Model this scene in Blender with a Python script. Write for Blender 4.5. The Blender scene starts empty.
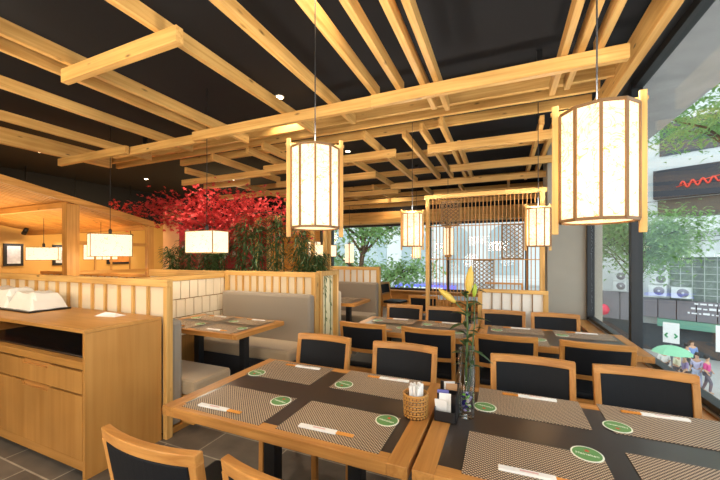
import bpy, math, random
from mathutils import Vector, Matrix, Euler
sc = bpy.context.scene
PI = math.pi
R = math.radians
COL = sc.collection

# ---------------------------------------------------------------- camera, world, light, exposure
cd = bpy.data.cameras.new('camera'); cam = bpy.data.objects.new('camera', cd); COL.objects.link(cam)
cam.location = (0, 0, 1.46); cam.rotation_euler = (R(90), 0, math.atan(143/334))
cd.sensor_width = 36; cd.lens = 334/720*36; cd.shift_y = 16/720; cd.clip_start = 0.02; cd.clip_end = 300
sc.camera = cam
sc.view_settings.view_transform = 'Standard'; sc.view_settings.look = 'None'
sc.view_settings.gamma = 1; sc.view_settings.use_curve_mapping = False
sc.view_settings.exposure = 0.0
sc.cycles.use_denoising = True
sc.cycles.max_bounces = 8; sc.cycles.diffuse_bounces = 4; sc.cycles.transparent_max_bounces = 16
sc.cycles.sample_clamp_indirect = 6

w = bpy.data.worlds.new('world'); sc.world = w; w.use_nodes = True
bg = w.node_tree.nodes['Background']; bg.inputs[0].default_value = (0.86, 0.94, 1.0, 1); bg.inputs[1].default_value = 2.9

def light(name, kind, loc, energy, color, size=0.3, rot=(0, 0, 0), sizey=None, spot=None, blend=0.6):
    l = bpy.data.lights.new(name, kind); l.energy = energy; l.color = color
    if kind == 'AREA':
        l.size = size
        if sizey: l.shape = 'RECTANGLE'; l.size_y = sizey
    else: l.shadow_soft_size = size
    if kind == 'SPOT': l.spot_size = R(spot); l.spot_blend = blend
    o = bpy.data.objects.new(name, l); COL.objects.link(o); o.location = loc; o.rotation_euler = rot
    return o
WARM = (1.0, 0.84, 0.62); AMBER = (1.0, 0.68, 0.30); SOFT = (1.0, 0.93, 0.82)
# window portals: daylight through the two glazed walls
p = light('window_portal', 'AREA', (1.28, 1.5, 1.85), 1, (1, 1, 1), 2.6, (0, R(90), 0), 9.0); p.data.cycles.is_portal = True
p = light('window_portal', 'AREA', (-2.0, 9.3, 1.45), 1, (1, 1, 1), 6.4, (R(-90), 0, 0), 1.9); p.data.cycles.is_portal = True
# added fill lights behind and beside the camera, one by the planter
light('room_fill_light', 'AREA', (-0.2, -1.2, 2.0), 90, SOFT, 1.0, (R(150), 0, 0))
light('room_fill_light', 'AREA', (-3.2, -0.8, 2.0), 90, WARM, 1.0, (R(150), 0, 0))
light('room_fill_light', 'AREA', (-1.2, -1.6, 2.3), 40, SOFT, 1.2, (R(25), 0, 0))
light('room_fill_light', 'POINT', (-1.6, -0.6, 1.2), 60, SOFT, 0.4)
light('room_fill_light', 'POINT', (-4.6, 0.2, 1.5), 40, WARM, 0.3)
light('room_fill_light', 'POINT', (0.2, -1.2, 1.3), 45, SOFT, 0.4)
light('room_fill_light', 'POINT', (-1.9, 4.3, 0.95), 7, WARM, 0.25)
# warm lamps of the timber pavilion and the amber room
light('pavilion_light', 'AREA', (-7.4, 2.6, 1.75), 34, AMBER, 2.6, (R(180), 0, 0), 1.6)
light('pavilion_light', 'AREA', (-7.2, 4.6, 2.6), 95, AMBER, 2.4, (0, R(25), 0), 2.4)
light('pavilion_light', 'POINT', (-6.4, 6.6, 2.2), 60, AMBER, 0.3)

# ---------------------------------------------------------------- helpers
def lin(c):
    return tuple(((v/255)/12.92 if v/255 <= 0.04045 else ((v/255+0.055)/1.055)**2.4) for v in c) + (1,)

def mat(name, rgb, rough=0.6, metal=0.0, noise=0.0, scale=20, bump=0.0, spec=0.5, emis=None, es=0.0, sheen=0):
    m = bpy.data.materials.new(name); m.use_nodes = True; nt = m.node_tree; b = nt.nodes['Principled BSDF']
    c = lin(rgb); b.inputs['Base Color'].default_value = c; b.inputs['Roughness'].default_value = rough
    b.inputs['Metallic'].default_value = metal; b.inputs['Specular IOR Level'].default_value = spec
    if sheen: b.inputs['Sheen Weight'].default_value = sheen
    tc = nt.nodes.new('ShaderNodeTexCoord'); n = nt.nodes.new('ShaderNodeTexNoise'); n.inputs['Scale'].default_value = scale
    n.inputs['Detail'].default_value = 4
    nt.links.new(tc.outputs['Object'], n.inputs['Vector'])
    if noise:
        r = nt.nodes.new('ShaderNodeMix'); r.data_type = 'RGBA'
        r.inputs[6].default_value = tuple(v*(1-noise) for v in c[:3])+(1,)
        r.inputs[7].default_value = tuple(min(1, v*(1+noise)) for v in c[:3])+(1,)
        nt.links.new(n.outputs['Fac'], r.inputs[0]); nt.links.new(r.outputs[2], b.inputs['Base Color'])
    if bump:
        bp = nt.nodes.new('ShaderNodeBump'); bp.inputs['Strength'].default_value = bump; bp.inputs['Distance'].default_value = 0.002
        nt.links.new(n.outputs['Fac'], bp.inputs['Height']); nt.links.new(bp.outputs['Normal'], b.inputs['Normal'])
    if emis:
        b.inputs['Emission Color'].default_value = lin(emis); b.inputs['Emission Strength'].default_value = es
    return m

def wood(name, axis, dark, light_, rough=0.5, knots=True, scale=1.0):
    m = bpy.data.materials.new(name); m.use_nodes = True; nt = m.node_tree; N = nt.nodes; L = nt.links
    b = N['Principled BSDF']; b.inputs['Roughness'].default_value = rough; b.inputs['Specular IOR Level'].default_value = 0.35
    tc = N.new('ShaderNodeTexCoord'); oi = N.new('ShaderNodeObjectInfo')
    ad = N.new('ShaderNodeVectorMath'); ad.operation = 'ADD'
    mu = N.new('ShaderNodeVectorMath'); mu.operation = 'SCALE'; mu.inputs[0].default_value = (7.3, 5.1, 9.7)
    L.new(oi.outputs['Random'], mu.inputs['Scale']); L.new(tc.outputs['Object'], ad.inputs[0]); L.new(mu.outputs[0], ad.inputs[1])
    mp = N.new('ShaderNodeMapping'); s = [38*scale]*3; s['xyz'.index(axis)] = 1.6*scale; mp.inputs['Scale'].default_value = s
    L.new(ad.outputs[0], mp.inputs['Vector'])
    n = N.new('ShaderNodeTexNoise'); n.inputs['Scale'].default_value = 1; n.inputs['Detail'].default_value = 5; n.inputs['Distortion'].default_value = 0.6
    L.new(mp.outputs[0], n.inputs['Vector'])
    cr = N.new('ShaderNodeValToRGB'); cr.color_ramp.elements[0].position = 0.3; cr.color_ramp.elements[1].position = 0.72
    cr.color_ramp.elements[0].color = lin(dark); cr.color_ramp.elements[1].color = lin(light_)
    L.new(n.outputs['Fac'], cr.inputs[0])
    out = cr.outputs[0]
    n2 = N.new('ShaderNodeTexNoise'); n2.inputs['Scale'].default_value = 1.7; L.new(ad.outputs[0], n2.inputs['Vector'])
    mr = N.new('ShaderNodeMapRange'); mr.inputs[1].default_value = 0.3; mr.inputs[2].default_value = 0.7; mr.inputs[3].default_value = 0.82; mr.inputs[4].default_value = 1.12
    L.new(n2.outputs['Fac'], mr.inputs[0])
    vm = N.new('ShaderNodeVectorMath'); vm.operation = 'SCALE'; L.new(out, vm.inputs[0]); L.new(mr.outputs[0], vm.inputs['Scale']); out = vm.outputs[0]
    if knots:
        mk = N.new('ShaderNodeMapping'); s = [9]*3; s['xyz'.index(axis)] = 3.2; mk.inputs['Scale'].default_value = s
        L.new(ad.outputs[0], mk.inputs['Vector'])
        v = N.new('ShaderNodeTexVoronoi'); v.inputs['Scale'].default_value = 1.0; L.new(mk.outputs[0], v.inputs['Vector'])
        k = N.new('ShaderNodeMapRange'); k.inputs[1].default_value = 0.03; k.inputs[2].default_value = 0.12; k.inputs[3].default_value = 1; k.inputs[4].default_value = 0
        L.new(v.outputs['Distance'], k.inputs[0])
        mx = N.new('ShaderNodeMix'); mx.data_type = 'RGBA'; L.new(k.outputs[0], mx.inputs[0]); L.new(out, mx.inputs[6])
        mx.inputs[7].default_value = lin(tuple(int(c*0.55) for c in dark)); out = mx.outputs[2]
    L.new(out, b.inputs['Base Color'])
    bp = N.new('ShaderNodeBump'); bp.inputs['Strength'].default_value = 0.15; bp.inputs['Distance'].default_value = 0.002
    L.new(n.outputs['Fac'], bp.inputs['Height']); L.new(bp.outputs['Normal'], b.inputs['Normal'])
    return m

class MB:
    def __init__(s): s.v = []; s.f = []; s.sm = []; s.mi = []
    def add(s, vs, fs, smooth=False, mi=0):
        o = len(s.v); s.v += [Vector(v) for v in vs]
        for f in fs: s.f.append([i+o for i in f]); s.sm.append(smooth); s.mi.append(mi)
        return s
    def box(s, x0, x1, y0, y1, z0, z1, mi=0):
        x0, x1 = sorted((x0, x1)); y0, y1 = sorted((y0, y1)); z0, z1 = sorted((z0, z1))
        vs = [(x, y, z) for z in (z0, z1) for y in (y0, y1) for x in (x0, x1)]
        return s.add(vs, [(0, 2, 3, 1), (4, 5, 7, 6), (0, 1, 5, 4), (2, 6, 7, 3), (0, 4, 6, 2), (1, 3, 7, 5)], mi=mi)
    def obox(s, c, size, rot=(0, 0, 0), mi=0):
        m = Euler(rot).to_matrix(); h = [d/2 for d in size]; c = Vector(c)
        vs = [c + m @ Vector((x*h[0], y*h[1], z*h[2])) for z in (-1, 1) for y in (-1, 1) for x in (-1, 1)]
        return s.add(vs, [(0, 2, 3, 1), (4, 5, 7, 6), (0, 1, 5, 4), (2, 6, 7, 3), (0, 4, 6, 2), (1, 3, 7, 5)], mi=mi)
    def bar(s, a, b, w_, h_, up=(0, 0, 1), mi=0):
        a = Vector(a); b = Vector(b); d = (b-a).normalized(); u = Vector(up); r = d.cross(u)
        if r.length < 1e-4: r = d.cross(Vector((0, 1, 0)))
        r.normalize(); u = r.cross(d).normalized(); vs = []
        for p_ in (a, b):
            for (i, j) in ((-1, -1), (1, -1), (1, 1), (-1, 1)): vs.append(p_ + r*i*w_/2 + u*j*h_/2)
        return s.add(vs, [(3, 2, 1, 0), (4, 5, 6, 7), (0, 1, 5, 4), (1, 2, 6, 5), (2, 3, 7, 6), (3, 0, 4, 7)], mi=mi)
    def tube(s, pts, r, n=8, mi=0, smooth=True):
        pts = [Vector(p_) for p_ in pts]; rs = r if isinstance(r, (list, tuple)) else [r]*len(pts); vs = []; prev = None
        for i, p_ in enumerate(pts):
            d = (pts[min(i+1, len(pts)-1)] - pts[max(i-1, 0)]).normalized()
            if prev is None:
                a = d.cross(Vector((0, 0, 1)))
                if a.length < 1e-3: a = d.cross(Vector((1, 0, 0)))
            else: a = prev - d*prev.dot(d)
            a.normalize(); prev = a; b_ = d.cross(a)
            for k in range(n): t = 2*PI*k/n; vs.append(p_ + (a*math.cos(t) + b_*math.sin(t))*rs[i])
        fs = [(i*n+k, i*n+(k+1) % n, (i+1)*n+(k+1) % n, (i+1)*n+k) for i in range(len(pts)-1) for k in range(n)]
        fs += [tuple(range(n))[::-1], tuple((len(pts)-1)*n+k for k in range(n))]
        return s.add(vs, fs, smooth, mi)
    def lathe(s, prof, n=24, c=(0, 0, 0), mi=0, smooth=True, rot=0.0, sx=1, sy=1):
        c = Vector(c); vs = []
        for (r, z) in prof:
            for k in range(n): t = 2*PI*k/n + rot; vs.append(c + Vector((r*math.cos(t)*sx, r*math.sin(t)*sy, z)))
        fs = [(i*n+k, i*n+(k+1) % n, (i+1)*n+(k+1) % n, (i+1)*n+k) for i in range(len(prof)-1) for k in range(n)]
        if prof[0][0] > 1e-6: fs.append(tuple(range(n))[::-1])
        if prof[-1][0] > 1e-6: fs.append(tuple((len(prof)-1)*n+k for k in range(n)))
        return s.add(vs, fs, smooth, mi)
    def prism(s, pts, z0, z1, mi=0):
        n = len(pts); vs = [(x, y, z0) for x, y in pts]+[(x, y, z1) for x, y in pts]
        return s.add(vs, [tuple(range(n))[::-1], tuple(range(n, 2*n))]+[(i, (i+1) % n, n+(i+1) % n, n+i) for i in range(n)], mi=mi)

def build(name, mb, m, parent=None, bevel=0.0, world=False, subs=0, free=False):
    """link one mesh. world=True: coordinates are world ones and get moved into the parent's frame. A top-level mesh gets its origin at its base."""
    off = Vector((0, 0, 0))
    if world and parent is not None:
        q = parent
        while q is not None: off += q.location; q = q.parent
    if parent is None and not free and mb.v:
        xs = [v.x for v in mb.v]; ys = [v.y for v in mb.v]; zs = [v.z for v in mb.v]
        off = Vector(((min(xs)+max(xs))/2, (min(ys)+max(ys))/2, min(zs)))
    me = bpy.data.meshes.new(name); me.from_pydata([v-off for v in mb.v], [], mb.f)
    me.polygons.foreach_set('use_smooth', mb.sm); me.polygons.foreach_set('material_index', mb.mi)
    for mm in (m if isinstance(m, (list, tuple)) else [m]): me.materials.append(mm)
    me.update(); o = bpy.data.objects.new(name, me); COL.objects.link(o)
    if parent is not None: o.parent = parent
    elif not free: o.location = off
    if bevel:
        b = o.modifiers.new('bevel', 'BEVEL'); b.width = bevel; b.segments = 2; b.limit_method = 'ANGLE'; b.angle_limit = R(40)
    if subs:
        b = o.modifiers.new('subsurf', 'SUBSURF'); b.levels = subs; b.render_levels = subs
    return o

def tag(o, label, cat, group=None, kind=None):
    o['label'] = label; o['category'] = cat
    if group: o['group'] = group
    if kind: o['kind'] = kind
    return o
def thing(name, label, cat, loc=(0, 0, 0), rz=0, group=None):
    o = bpy.data.objects.new(name, None); o.empty_display_size = 0.1; COL.objects.link(o); o.location = loc; o.rotation_euler = (0, 0, rz)
    return tag(o, label, cat, group)
def struct(name, mb, m, bevel=0):
    o = build(name, mb, m, bevel=bevel, free=True); o['kind'] = 'structure'; return o
def dup(root, loc, rz, label=None, group=None):
    r = root.copy(); COL.objects.link(r); r.location = loc; r.rotation_euler = (0, 0, rz)
    if label: r['label'] = label
    if group: r['group'] = group
    for ch in list(root.children):
        c = ch.copy(); COL.objects.link(c); c.parent = r
        for g in ch.children:
            d = g.copy(); COL.objects.link(d); d.parent = c
    return r
def text(name, body, size, m, parent, loc, rot=(0, 0, 0), extrude=0.0002, align='CENTER'):
    c = bpy.data.curves.new(name, 'FONT'); c.body = body; c.size = size; c.extrude = extrude; c.align_x = align; c.align_y = 'CENTER'
    c.materials.append(m); o0 = bpy.data.objects.new(name+'_curve', c); COL.objects.link(o0); bpy.context.view_layer.update()
    me = bpy.data.meshes.new_from_object(o0.evaluated_get(bpy.context.evaluated_depsgraph_get())); bpy.data.objects.remove(o0)
    o = bpy.data.objects.new(name, me); COL.objects.link(o); o.parent = parent; o.location = loc; o.rotation_euler = rot
    return o

# ---------------------------------------------------------------- materials
PD, PL_ = (200, 148, 78), (230, 186, 114)
pine = {a: wood('pine_'+a, a, PD, PL_) for a in 'xyz'}
oak = {a: wood('oak_'+a, a, (170, 112, 52), (204, 146, 78), 0.42, False, 1.2) for a in 'xyz'}
veneer = wood('oak_veneer', 'z', (178, 124, 60), (194, 142, 76), 0.45, False, 0.5)
veneer_top = wood('oak_veneer_top', 'x', (184, 128, 60), (202, 148, 80), 0.4, False, 0.5)
amber_wood = {a: wood('amber_pine_'+a, a, (194, 132, 60), (222, 164, 88)) for a in 'xyz'}
leather = mat('black_leather', (15, 17, 22), 0.6, bump=0.3, scale=160, noise=0.15, spec=0.25)
laminate = mat('dark_laminate', (50, 42, 38), 0.3, noise=0.1, scale=4, spec=0.8)
iron = mat('black_iron', (22, 23, 26), 0.45, noise=0.1)
frame_black = mat('black_window_frame', (26, 27, 31), 0.45, noise=0.08)
alu = mat('aluminium_strip', (190, 192, 196), 0.35, 0.9)
ceil_black = mat('black_ceiling_paint', (15, 17, 24), 0.85, noise=0.12, scale=2)
plaster = mat('grey_plaster', (176, 168, 154), 0.85, noise=0.1, scale=3, bump=0.1)
cream = mat('cream_panel', (228, 210, 180), 0.7, noise=0.05, scale=8)
white_panel = mat('white_paper_panel', (238, 234, 226), 0.7, noise=0.03, scale=8)
amber_wall = mat('amber_wall_paint', (218, 168, 92), 0.8, noise=0.05, scale=3)
bench_grey = mat('grey_linen', (150, 138, 122), 0.9, noise=0.12, scale=260, bump=0.25, sheen=0.2)
bench_beige = mat('beige_linen', (176, 154, 124), 0.9, noise=0.12, scale=260, bump=0.25, sheen=0.2)
bench_base = mat('bench_shade_and_kickboard', (50, 50, 54), 0.7, noise=0.1)  # dark tone paints in the shadow on bench bases; also colours the kickboard
white_paper = mat('white_paper', (240, 238, 234), 0.7, noise=0.03)
white_plastic = mat('white_plastic', (232, 228, 218), 0.45, noise=0.03)
brown_line = mat('brown_rib', (132, 98, 58), 0.55, noise=0.1)
black_plastic = mat('black_plastic', (22, 22, 26), 0.3)
wicker_m = mat('wicker_cane', (190, 136, 66), 0.5, noise=0.35, scale=90)
wicker_d = mat('wicker_dark', (96, 58, 26), 0.5, noise=0.3, scale=90)
leaf_green = mat('bamboo_leaf', (52, 80, 38), 0.5, noise=0.4, scale=14)
leaf_dark = mat('lily_leaf', (46, 72, 36), 0.4, noise=0.3, scale=30)
stem_green = mat('green_stem', (70, 92, 44), 0.5, noise=0.2)
bark = mat('bark', (84, 66, 50), 0.9, noise=0.35, scale=30, bump=0.5)
maple_red = mat('maple_leaf_red', (206, 34, 46), 0.55, noise=0.35, scale=16)
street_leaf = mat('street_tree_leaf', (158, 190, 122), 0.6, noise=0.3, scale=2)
bud_yellow = mat('lily_bud', (206, 176, 78), 0.45, noise=0.2, scale=40)

# tiled floor
def tile_mat():
    m = bpy.data.materials.new('slate_tile'); m.use_nodes = True; nt = m.node_tree; b = nt.nodes['Principled BSDF']
    tc = nt.nodes.new('ShaderNodeTexCoord'); br = nt.nodes.new('ShaderNodeTexBrick')
    br.inputs['Scale'].default_value = 1; br.inputs['Mortar Size'].default_value = 0.006; br.inputs['Brick Width'].default_value = 0.6; br.inputs['Row Height'].default_value = 0.3
    br.inputs['Color1'].default_value = lin((104, 96, 88)); br.inputs['Color2'].default_value = lin((128, 118, 106)); br.inputs['Mortar'].default_value = lin((188, 178, 160))
    n = nt.nodes.new('ShaderNodeTexNoise'); n.inputs['Scale'].default_value = 9; n.inputs['Detail'].default_value = 6
    mx = nt.nodes.new('ShaderNodeMix'); mx.data_type = 'RGBA'; mx.blend_type = 'MULTIPLY'; mx.inputs[0].default_value = 0.6
    nt.links.new(tc.outputs['Object'], br.inputs['Vector']); nt.links.new(tc.outputs['Object'], n.inputs['Vector'])
    nt.links.new(br.outputs['Color'], mx.inputs[6]); nt.links.new(n.outputs['Fac'], mx.inputs[7]); nt.links.new(mx.outputs[2], b.inputs['Base Color'])
    b.inputs['Roughness'].default_value = 0.45
    mx.inputs[7].default_value = (1, 1, 1, 1); return m
tile = tile_mat()

def leafy(name, rgb, trans):
    m = mat(name, rgb, 0.6, noise=0.35, scale=14); nt = m.node_tree; b = nt.nodes['Principled BSDF']; out = nt.nodes['Material Output']
    tr = nt.nodes.new('ShaderNodeBsdfTranslucent'); tr.inputs[0].default_value = lin(rgb); mx = nt.nodes.new('ShaderNodeMixShader'); mx.inputs[0].default_value = trans
    nt.links.new(b.outputs[0], mx.inputs[1]); nt.links.new(tr.outputs[0], mx.inputs[2]); nt.links.new(mx.outputs[0], out.inputs[0]); return m
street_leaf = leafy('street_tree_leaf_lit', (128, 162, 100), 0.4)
maple_red = leafy('maple_leaf', (206, 66, 66), 0.3)
def weave_mat():
    m = bpy.data.materials.new('woven_vinyl'); m.use_nodes = True; nt = m.node_tree; N = nt.nodes; L = nt.links; b = N['Principled BSDF']
    tc = N.new('ShaderNodeTexCoord'); mp = N.new('ShaderNodeMapping'); mp.inputs['Scale'].default_value = (1, 1, 1); mp.inputs['Rotation'].default_value = (0, 0, R(45))
    L.new(tc.outputs['Object'], mp.inputs['Vector'])
    w1 = N.new('ShaderNodeTexWave'); w1.wave_type = 'BANDS'; w1.bands_direction = 'X'; w1.inputs['Scale'].default_value = 34
    w2 = N.new('ShaderNodeTexWave'); w2.wave_type = 'BANDS'; w2.bands_direction = 'Y'; w2.inputs['Scale'].default_value = 34
    for q in (w1, w2): L.new(mp.outputs[0], q.inputs['Vector'])
    mu = N.new('ShaderNodeMath'); mu.operation = 'MULTIPLY'; L.new(w1.outputs['Fac'], mu.inputs[0]); L.new(w2.outputs['Fac'], mu.inputs[1])
    cr = N.new('ShaderNodeValToRGB'); cr.color_ramp.elements[0].position = 0.12; cr.color_ramp.elements[1].position = 0.42
    cr.color_ramp.elements[0].color = lin((74, 54, 42)); cr.color_ramp.elements[1].color = lin((214, 190, 160))
    L.new(mu.outputs[0], cr.inputs[0]); L.new(cr.outputs[0], b.inputs['Base Color']); b.inputs['Roughness'].default_value = 0.5
    return m
weave = weave_mat()

def glass_mat(name='window_glass', tint=(0.93, 0.97, 0.96), refl=0.10):
    m = bpy.data.materials.new(name); m.use_nodes = True; nt = m.node_tree; N = nt.nodes; L = nt.links
    N.remove(N['Principled BSDF']); out = N['Material Output']
    t = N.new('ShaderNodeBsdfTransparent'); t.inputs[0].default_value = (*tint, 1)
    g = N.new('ShaderNodeBsdfGlossy'); g.inputs['Roughness'].default_value = 0.02
    fr = N.new('ShaderNodeLayerWeight'); pw = N.new('ShaderNodeMath'); pw.operation = 'POWER'; pw.inputs[1].default_value = 3.5; L.new(fr.outputs['Facing'], pw.inputs[0])
    ml = N.new('ShaderNodeMath'); ml.operation = 'MULTIPLY_ADD'; ml.inputs[1].default_value = refl*5; ml.inputs[2].default_value = 0.025; L.new(pw.outputs[0], ml.inputs[0])
    mx = N.new('ShaderNodeMixShader'); L.new(ml.outputs[0], mx.inputs[0]); L.new(t.outputs[0], mx.inputs[1]); L.new(g.outputs[0], mx.inputs[2]); L.new(mx.outputs[0], out.inputs[0])
    return m
glass = glass_mat(tint=(0.97, 0.99, 0.985), refl=0.07)
vase_glass = glass_mat('vase_glass', (0.97, 0.985, 0.985), 0.2)

def paper_mat(name, strength, col=(255, 226, 178)):
    m = bpy.data.materials.new(name); m.use_nodes = True; nt = m.node_tree; N = nt.nodes; L = nt.links
    N.remove(N['Principled BSDF']); out = N['Material Output']
    tc = N.new('ShaderNodeTexCoord'); n = N.new('ShaderNodeTexNoise'); n.inputs['Scale'].default_value = 9; n.inputs['Detail'].default_value = 3; n.inputs['Distortion'].default_value = 2.5
    L.new(tc.outputs['Object'], n.inputs['Vector'])
    cr = N.new('ShaderNodeValToRGB'); e = cr.color_ramp.elements; e[0].position = 0.485; e[0].color = (1, 1, 1, 1); e[1].position = 0.515; e[1].color = (1, 1, 1, 1)
    k = e.new(0.5); k.color = lin((220, 170, 110)); L.new(n.outputs['Fac'], cr.inputs[0])
    c = N.new('ShaderNodeMix'); c.data_type = 'RGBA'; c.blend_type = 'MULTIPLY'; c.inputs[0].default_value = 1; c.inputs[6].default_value = lin(col); L.new(cr.outputs[0], c.inputs[7])
    tr = N.new('ShaderNodeBsdfTranslucent'); df = N.new('ShaderNodeBsdfDiffuse'); em = N.new('ShaderNodeEmission'); em.inputs[1].default_value = strength
    L.new(c.outputs[2], em.inputs[0]); L.new(c.outputs[2], tr.inputs[0]); L.new(c.outputs[2], df.inputs[0])
    a = N.new('ShaderNodeMixShader'); a.inputs[0].default_value = 0.3; L.new(tr.outputs[0], a.inputs[1]); L.new(df.outputs[0], a.inputs[2])
    s = N.new('ShaderNodeAddShader'); L.new(a.outputs[0], s.inputs[0]); L.new(em.outputs[0], s.inputs[1]); L.new(s.outputs[0], out.inputs[0])
    return m
paper = paper_mat('lantern_paper', 0.34, (255, 243, 222))
paper_sq = paper_mat('box_lantern_paper', 0.62, (255, 240, 214))
lamp_glow = mat('downlight_glow', (255, 240, 210), emis=(255, 236, 200), es=14)
bulb_glow = mat('bulb_glow', (255, 220, 160), emis=(255, 214, 150), es=6)

# ---------------------------------------------------------------- the setting
FY = 9.2; WX = 1.2; CZ = 3.3
struct('floor', MB().box(-10, 1.4, -3.2, FY+0.1, -0.1, 0), tile)
struct('ceiling', MB().box(-10, 1.4, -3.2, FY+0.1, CZ, CZ+0.1), ceil_black)
struct('wall_left', MB().box(-9.6, -9.5, -3.2, FY, 0, 2.42), amber_wall)
struct('wall_left_upper', MB().box(-9.6, -9.5, -3.2, FY, 2.421, CZ), ceil_black)
struct('wall_back', MB().box(-9.6, WX+0.1, -3.2, -3.1, 0, CZ), cream)
struct('wall_far_upper', MB().box(-9.6, -5.3, FY, FY+0.1, 2.421, CZ), ceil_black)
struct('wall_far', MB().box(-9.6, -5.3, FY, FY+0.1, 0, 2.42).box(-5.3, WX, FY, FY+0.12, 0, 0.5).box(-5.3, WX, FY, FY+0.12, 2.38, 2.72), [amber_wood['x']])
struct('wall_far_bulkhead', MB().box(-5.3, WX, FY, FY+0.12, 2.721, CZ), ceil_black)
struct('wall_right', MB().box(WX, WX+0.12, -3.2, FY, 0, 0.5).box(WX, WX+0.12, 6.6, FY, 0.5, CZ), plaster)
struct('wall_pillar', MB().box(0.64, 1.36, 5.98, 6.6, 0, CZ), plaster, 0.004)
struct('trim_window_ledge', MB().box(0.99, 1.24, -3.0, 5.95, 0.45, 0.5), oak['y'], 0.004)
struct('trim_window_head', MB().box(1.06, 1.3, -3.0, 5.98, 3.16, CZ-0.001), frame_black)
struct('trim_window_head_strip', MB().box(1.045, 1.06, -3.0, 5.98, 3.2, 3.215), alu)
f = MB().box(1.17, 1.25, -3, 5.96, 0.5, 0.56).box(1.17, 1.25, -3, 5.96, 3.1, 3.16)
for (y0, y1) in ((4.06, 4.13), (5.92, 5.97), (0.4, 0.5)): f.box(1.155, 1.25, y0, y1, 0.5, 3.16)
struct('window_1_frame', f, frame_black, 0.004)
struct('window_1_frame_strip', MB().box(1.155, 1.168, -3, 5.9, 0.505, 0.52), alu)
struct('window_1_pane', MB().box(1.205, 1.213, -3, 5.9, 0.56, 3.1), glass)
f = MB().box(-5.3, WX, FY+0.01, FY+0.09, 0.5, 0.56).box(-5.3, WX, FY+0.01, FY+0.09, 2.32, 2.38)
for x in (-5.27, -4.9, -1.85, -1.37, 0.54, 1.15): f.box(x-0.035, x+0.035, FY-0.02, FY+0.1, 0.5, 2.38)
struct('window_2_frame', f, frame_black, 0.004)
struct('window_2_pane', MB().box(-5.3, WX, FY+0.045, FY+0.053, 0.56, 2.32), glass)
struct('trim_far_ledge', MB().box(-5.3, 0.6, FY-0.22, FY-0.001, 0.47, 0.5), oak['x'], 0.004)
struct('trim_far_header', MB().box(-5.3, 1.0, FY-0.35, FY-0.02, 2.38, 2.5).box(-5.3, 1.0, FY-0.2, FY-0.02, 2.5, 2.72), pine['x'], 0.003)
# grey soffit outside, over the window; its mottling paints in reflections
struct('trim_outer_soffit', MB().box(1.32, 2.0, -3, 8, 3.2, 3.34), mat('soffit_grey_reflections', (176, 172, 172), 0.5, noise=0.28, scale=3))

# ---------------------------------------------------------------- hanging timber lattice
lat = thing('timber_lattice', 'pine beam lattice hanging in crossing layers below the black ceiling', 'lattice', (0, 3, 2.75))
bw = 0.044
def ybeam(x, y0, y1, z=2.85, h=0.1, w_=bw): build('beam', MB().box(x-w_/2, x+w_/2, y0, y1, z, z+h), pine['y'], lat, 0.003, world=True)
def xbeam(y, x0, x1, z=2.75, h=0.099, w_=0.05): build('beam', MB().box(x0, x1, y-w_/2, y+w_/2, z, z+h), pine['x'], lat, 0.003, world=True)
Y0 = -0.9
for x, y1 in ((-2.9, 3.25), (-3.82, 3.22), (-4.72, 3.28), (-1.97, 3.29), (-1.45, 3.22), (-1.02, 2.78), (-0.8, 2.78), (-0.6, 3.2), (-0.49, 3.27),
              (0.39, 3.32), (0.49, 3.25), (0.6, 2.78)): ybeam(x, Y0, y1)
ybeam(-3.12, Y0, 3.0, 2.85, 0.1); ybeam(-5.7, Y0, 3.3, 2.85, 0.2, 0.07); ybeam(0.88, Y0, 4.1, 2.85, 0.2, 0.06)
xbeam(1.43, -3.02, -1.8)
xbeam(0.80, -3.3, -2.2)
xbeam(2.72, -3.2, -1.05); xbeam(2.71, -1.048, 0.76); xbeam(2.78, -4.72, -3.1); xbeam(2.71, -5.85, -4.35)
for y, x0, x1 in ((3.38, -5.95, 0.85), (3.61, -6.05, 0.8), (3.92, -4.9, 0.8)): xbeam(y, x0, x1, 2.951)
for x, y0, y1 in ((-1.52, 3.66, 6.3), (-1.07, 3.8, 6.2), (-0.84, 3.7, 6.2), (-0.61, 3.62, 6.3), (-0.52, 4.45, 6.6), (-2.06, 4.45, 7.0), (0.38, 4.0, 6.8), (0.52, 4.0, 6.4),
                  (-3.3, 6.0, 9.1), (-4.15, 6.6, 9.1), (-3.88, 3.6, 5.2), (-3.18, 3.55, 4.6), (-2.88, 3.5, 4.3), (-2.5, 6.5, 8.9), (-1.5, 6.9, 8.9), (-0.8, 6.9, 8.9), (0.1, 6.9, 8.9), (-4.9, 4.0, 6.5)): ybeam(x, y0, y1)
for y, x0, x1 in ((4.2, -0.87, 0.75), (5.27, -0.74, 0.75), (4.17, -3.4, -1.28), (5.15, -3.9, -1.92), (6.62, -4.8, -1.97), (7.7, -5.0, -1.6), (6.2, -2.0, 0.7), (7.4, -1.4, 0.9), (4.35, -5.4, -3.4), (4.75, -5.3, -4.2), (8.4, -5.2, 0.9), (5.8, -6.0, -3.6)): xbeam(y, x0, x1)
for y, x0, x1 in ((5.0, -5.6, 0.75), (6.0, -5.4, 0.6), (7.0, -5.2, 0.9), (8.1, -5.2, 0.9)): xbeam(y, x0, x1, 2.951)
# hangers up to the black ceiling
for x in (-5.0, -2.4, 0.3):
    for y in (3.38, 7.0): build('hanger', MB().box(x-0.02, x+0.02, y-0.02, y+0.02, 3.05, CZ), iron, lat, world=True)
for x in (-4.72, -2.9, -1.45, 0.49): build('hanger', MB().box(x-0.015, x+0.015, 0.2, 0.23, 2.95, CZ), iron, lat, world=True)

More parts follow.
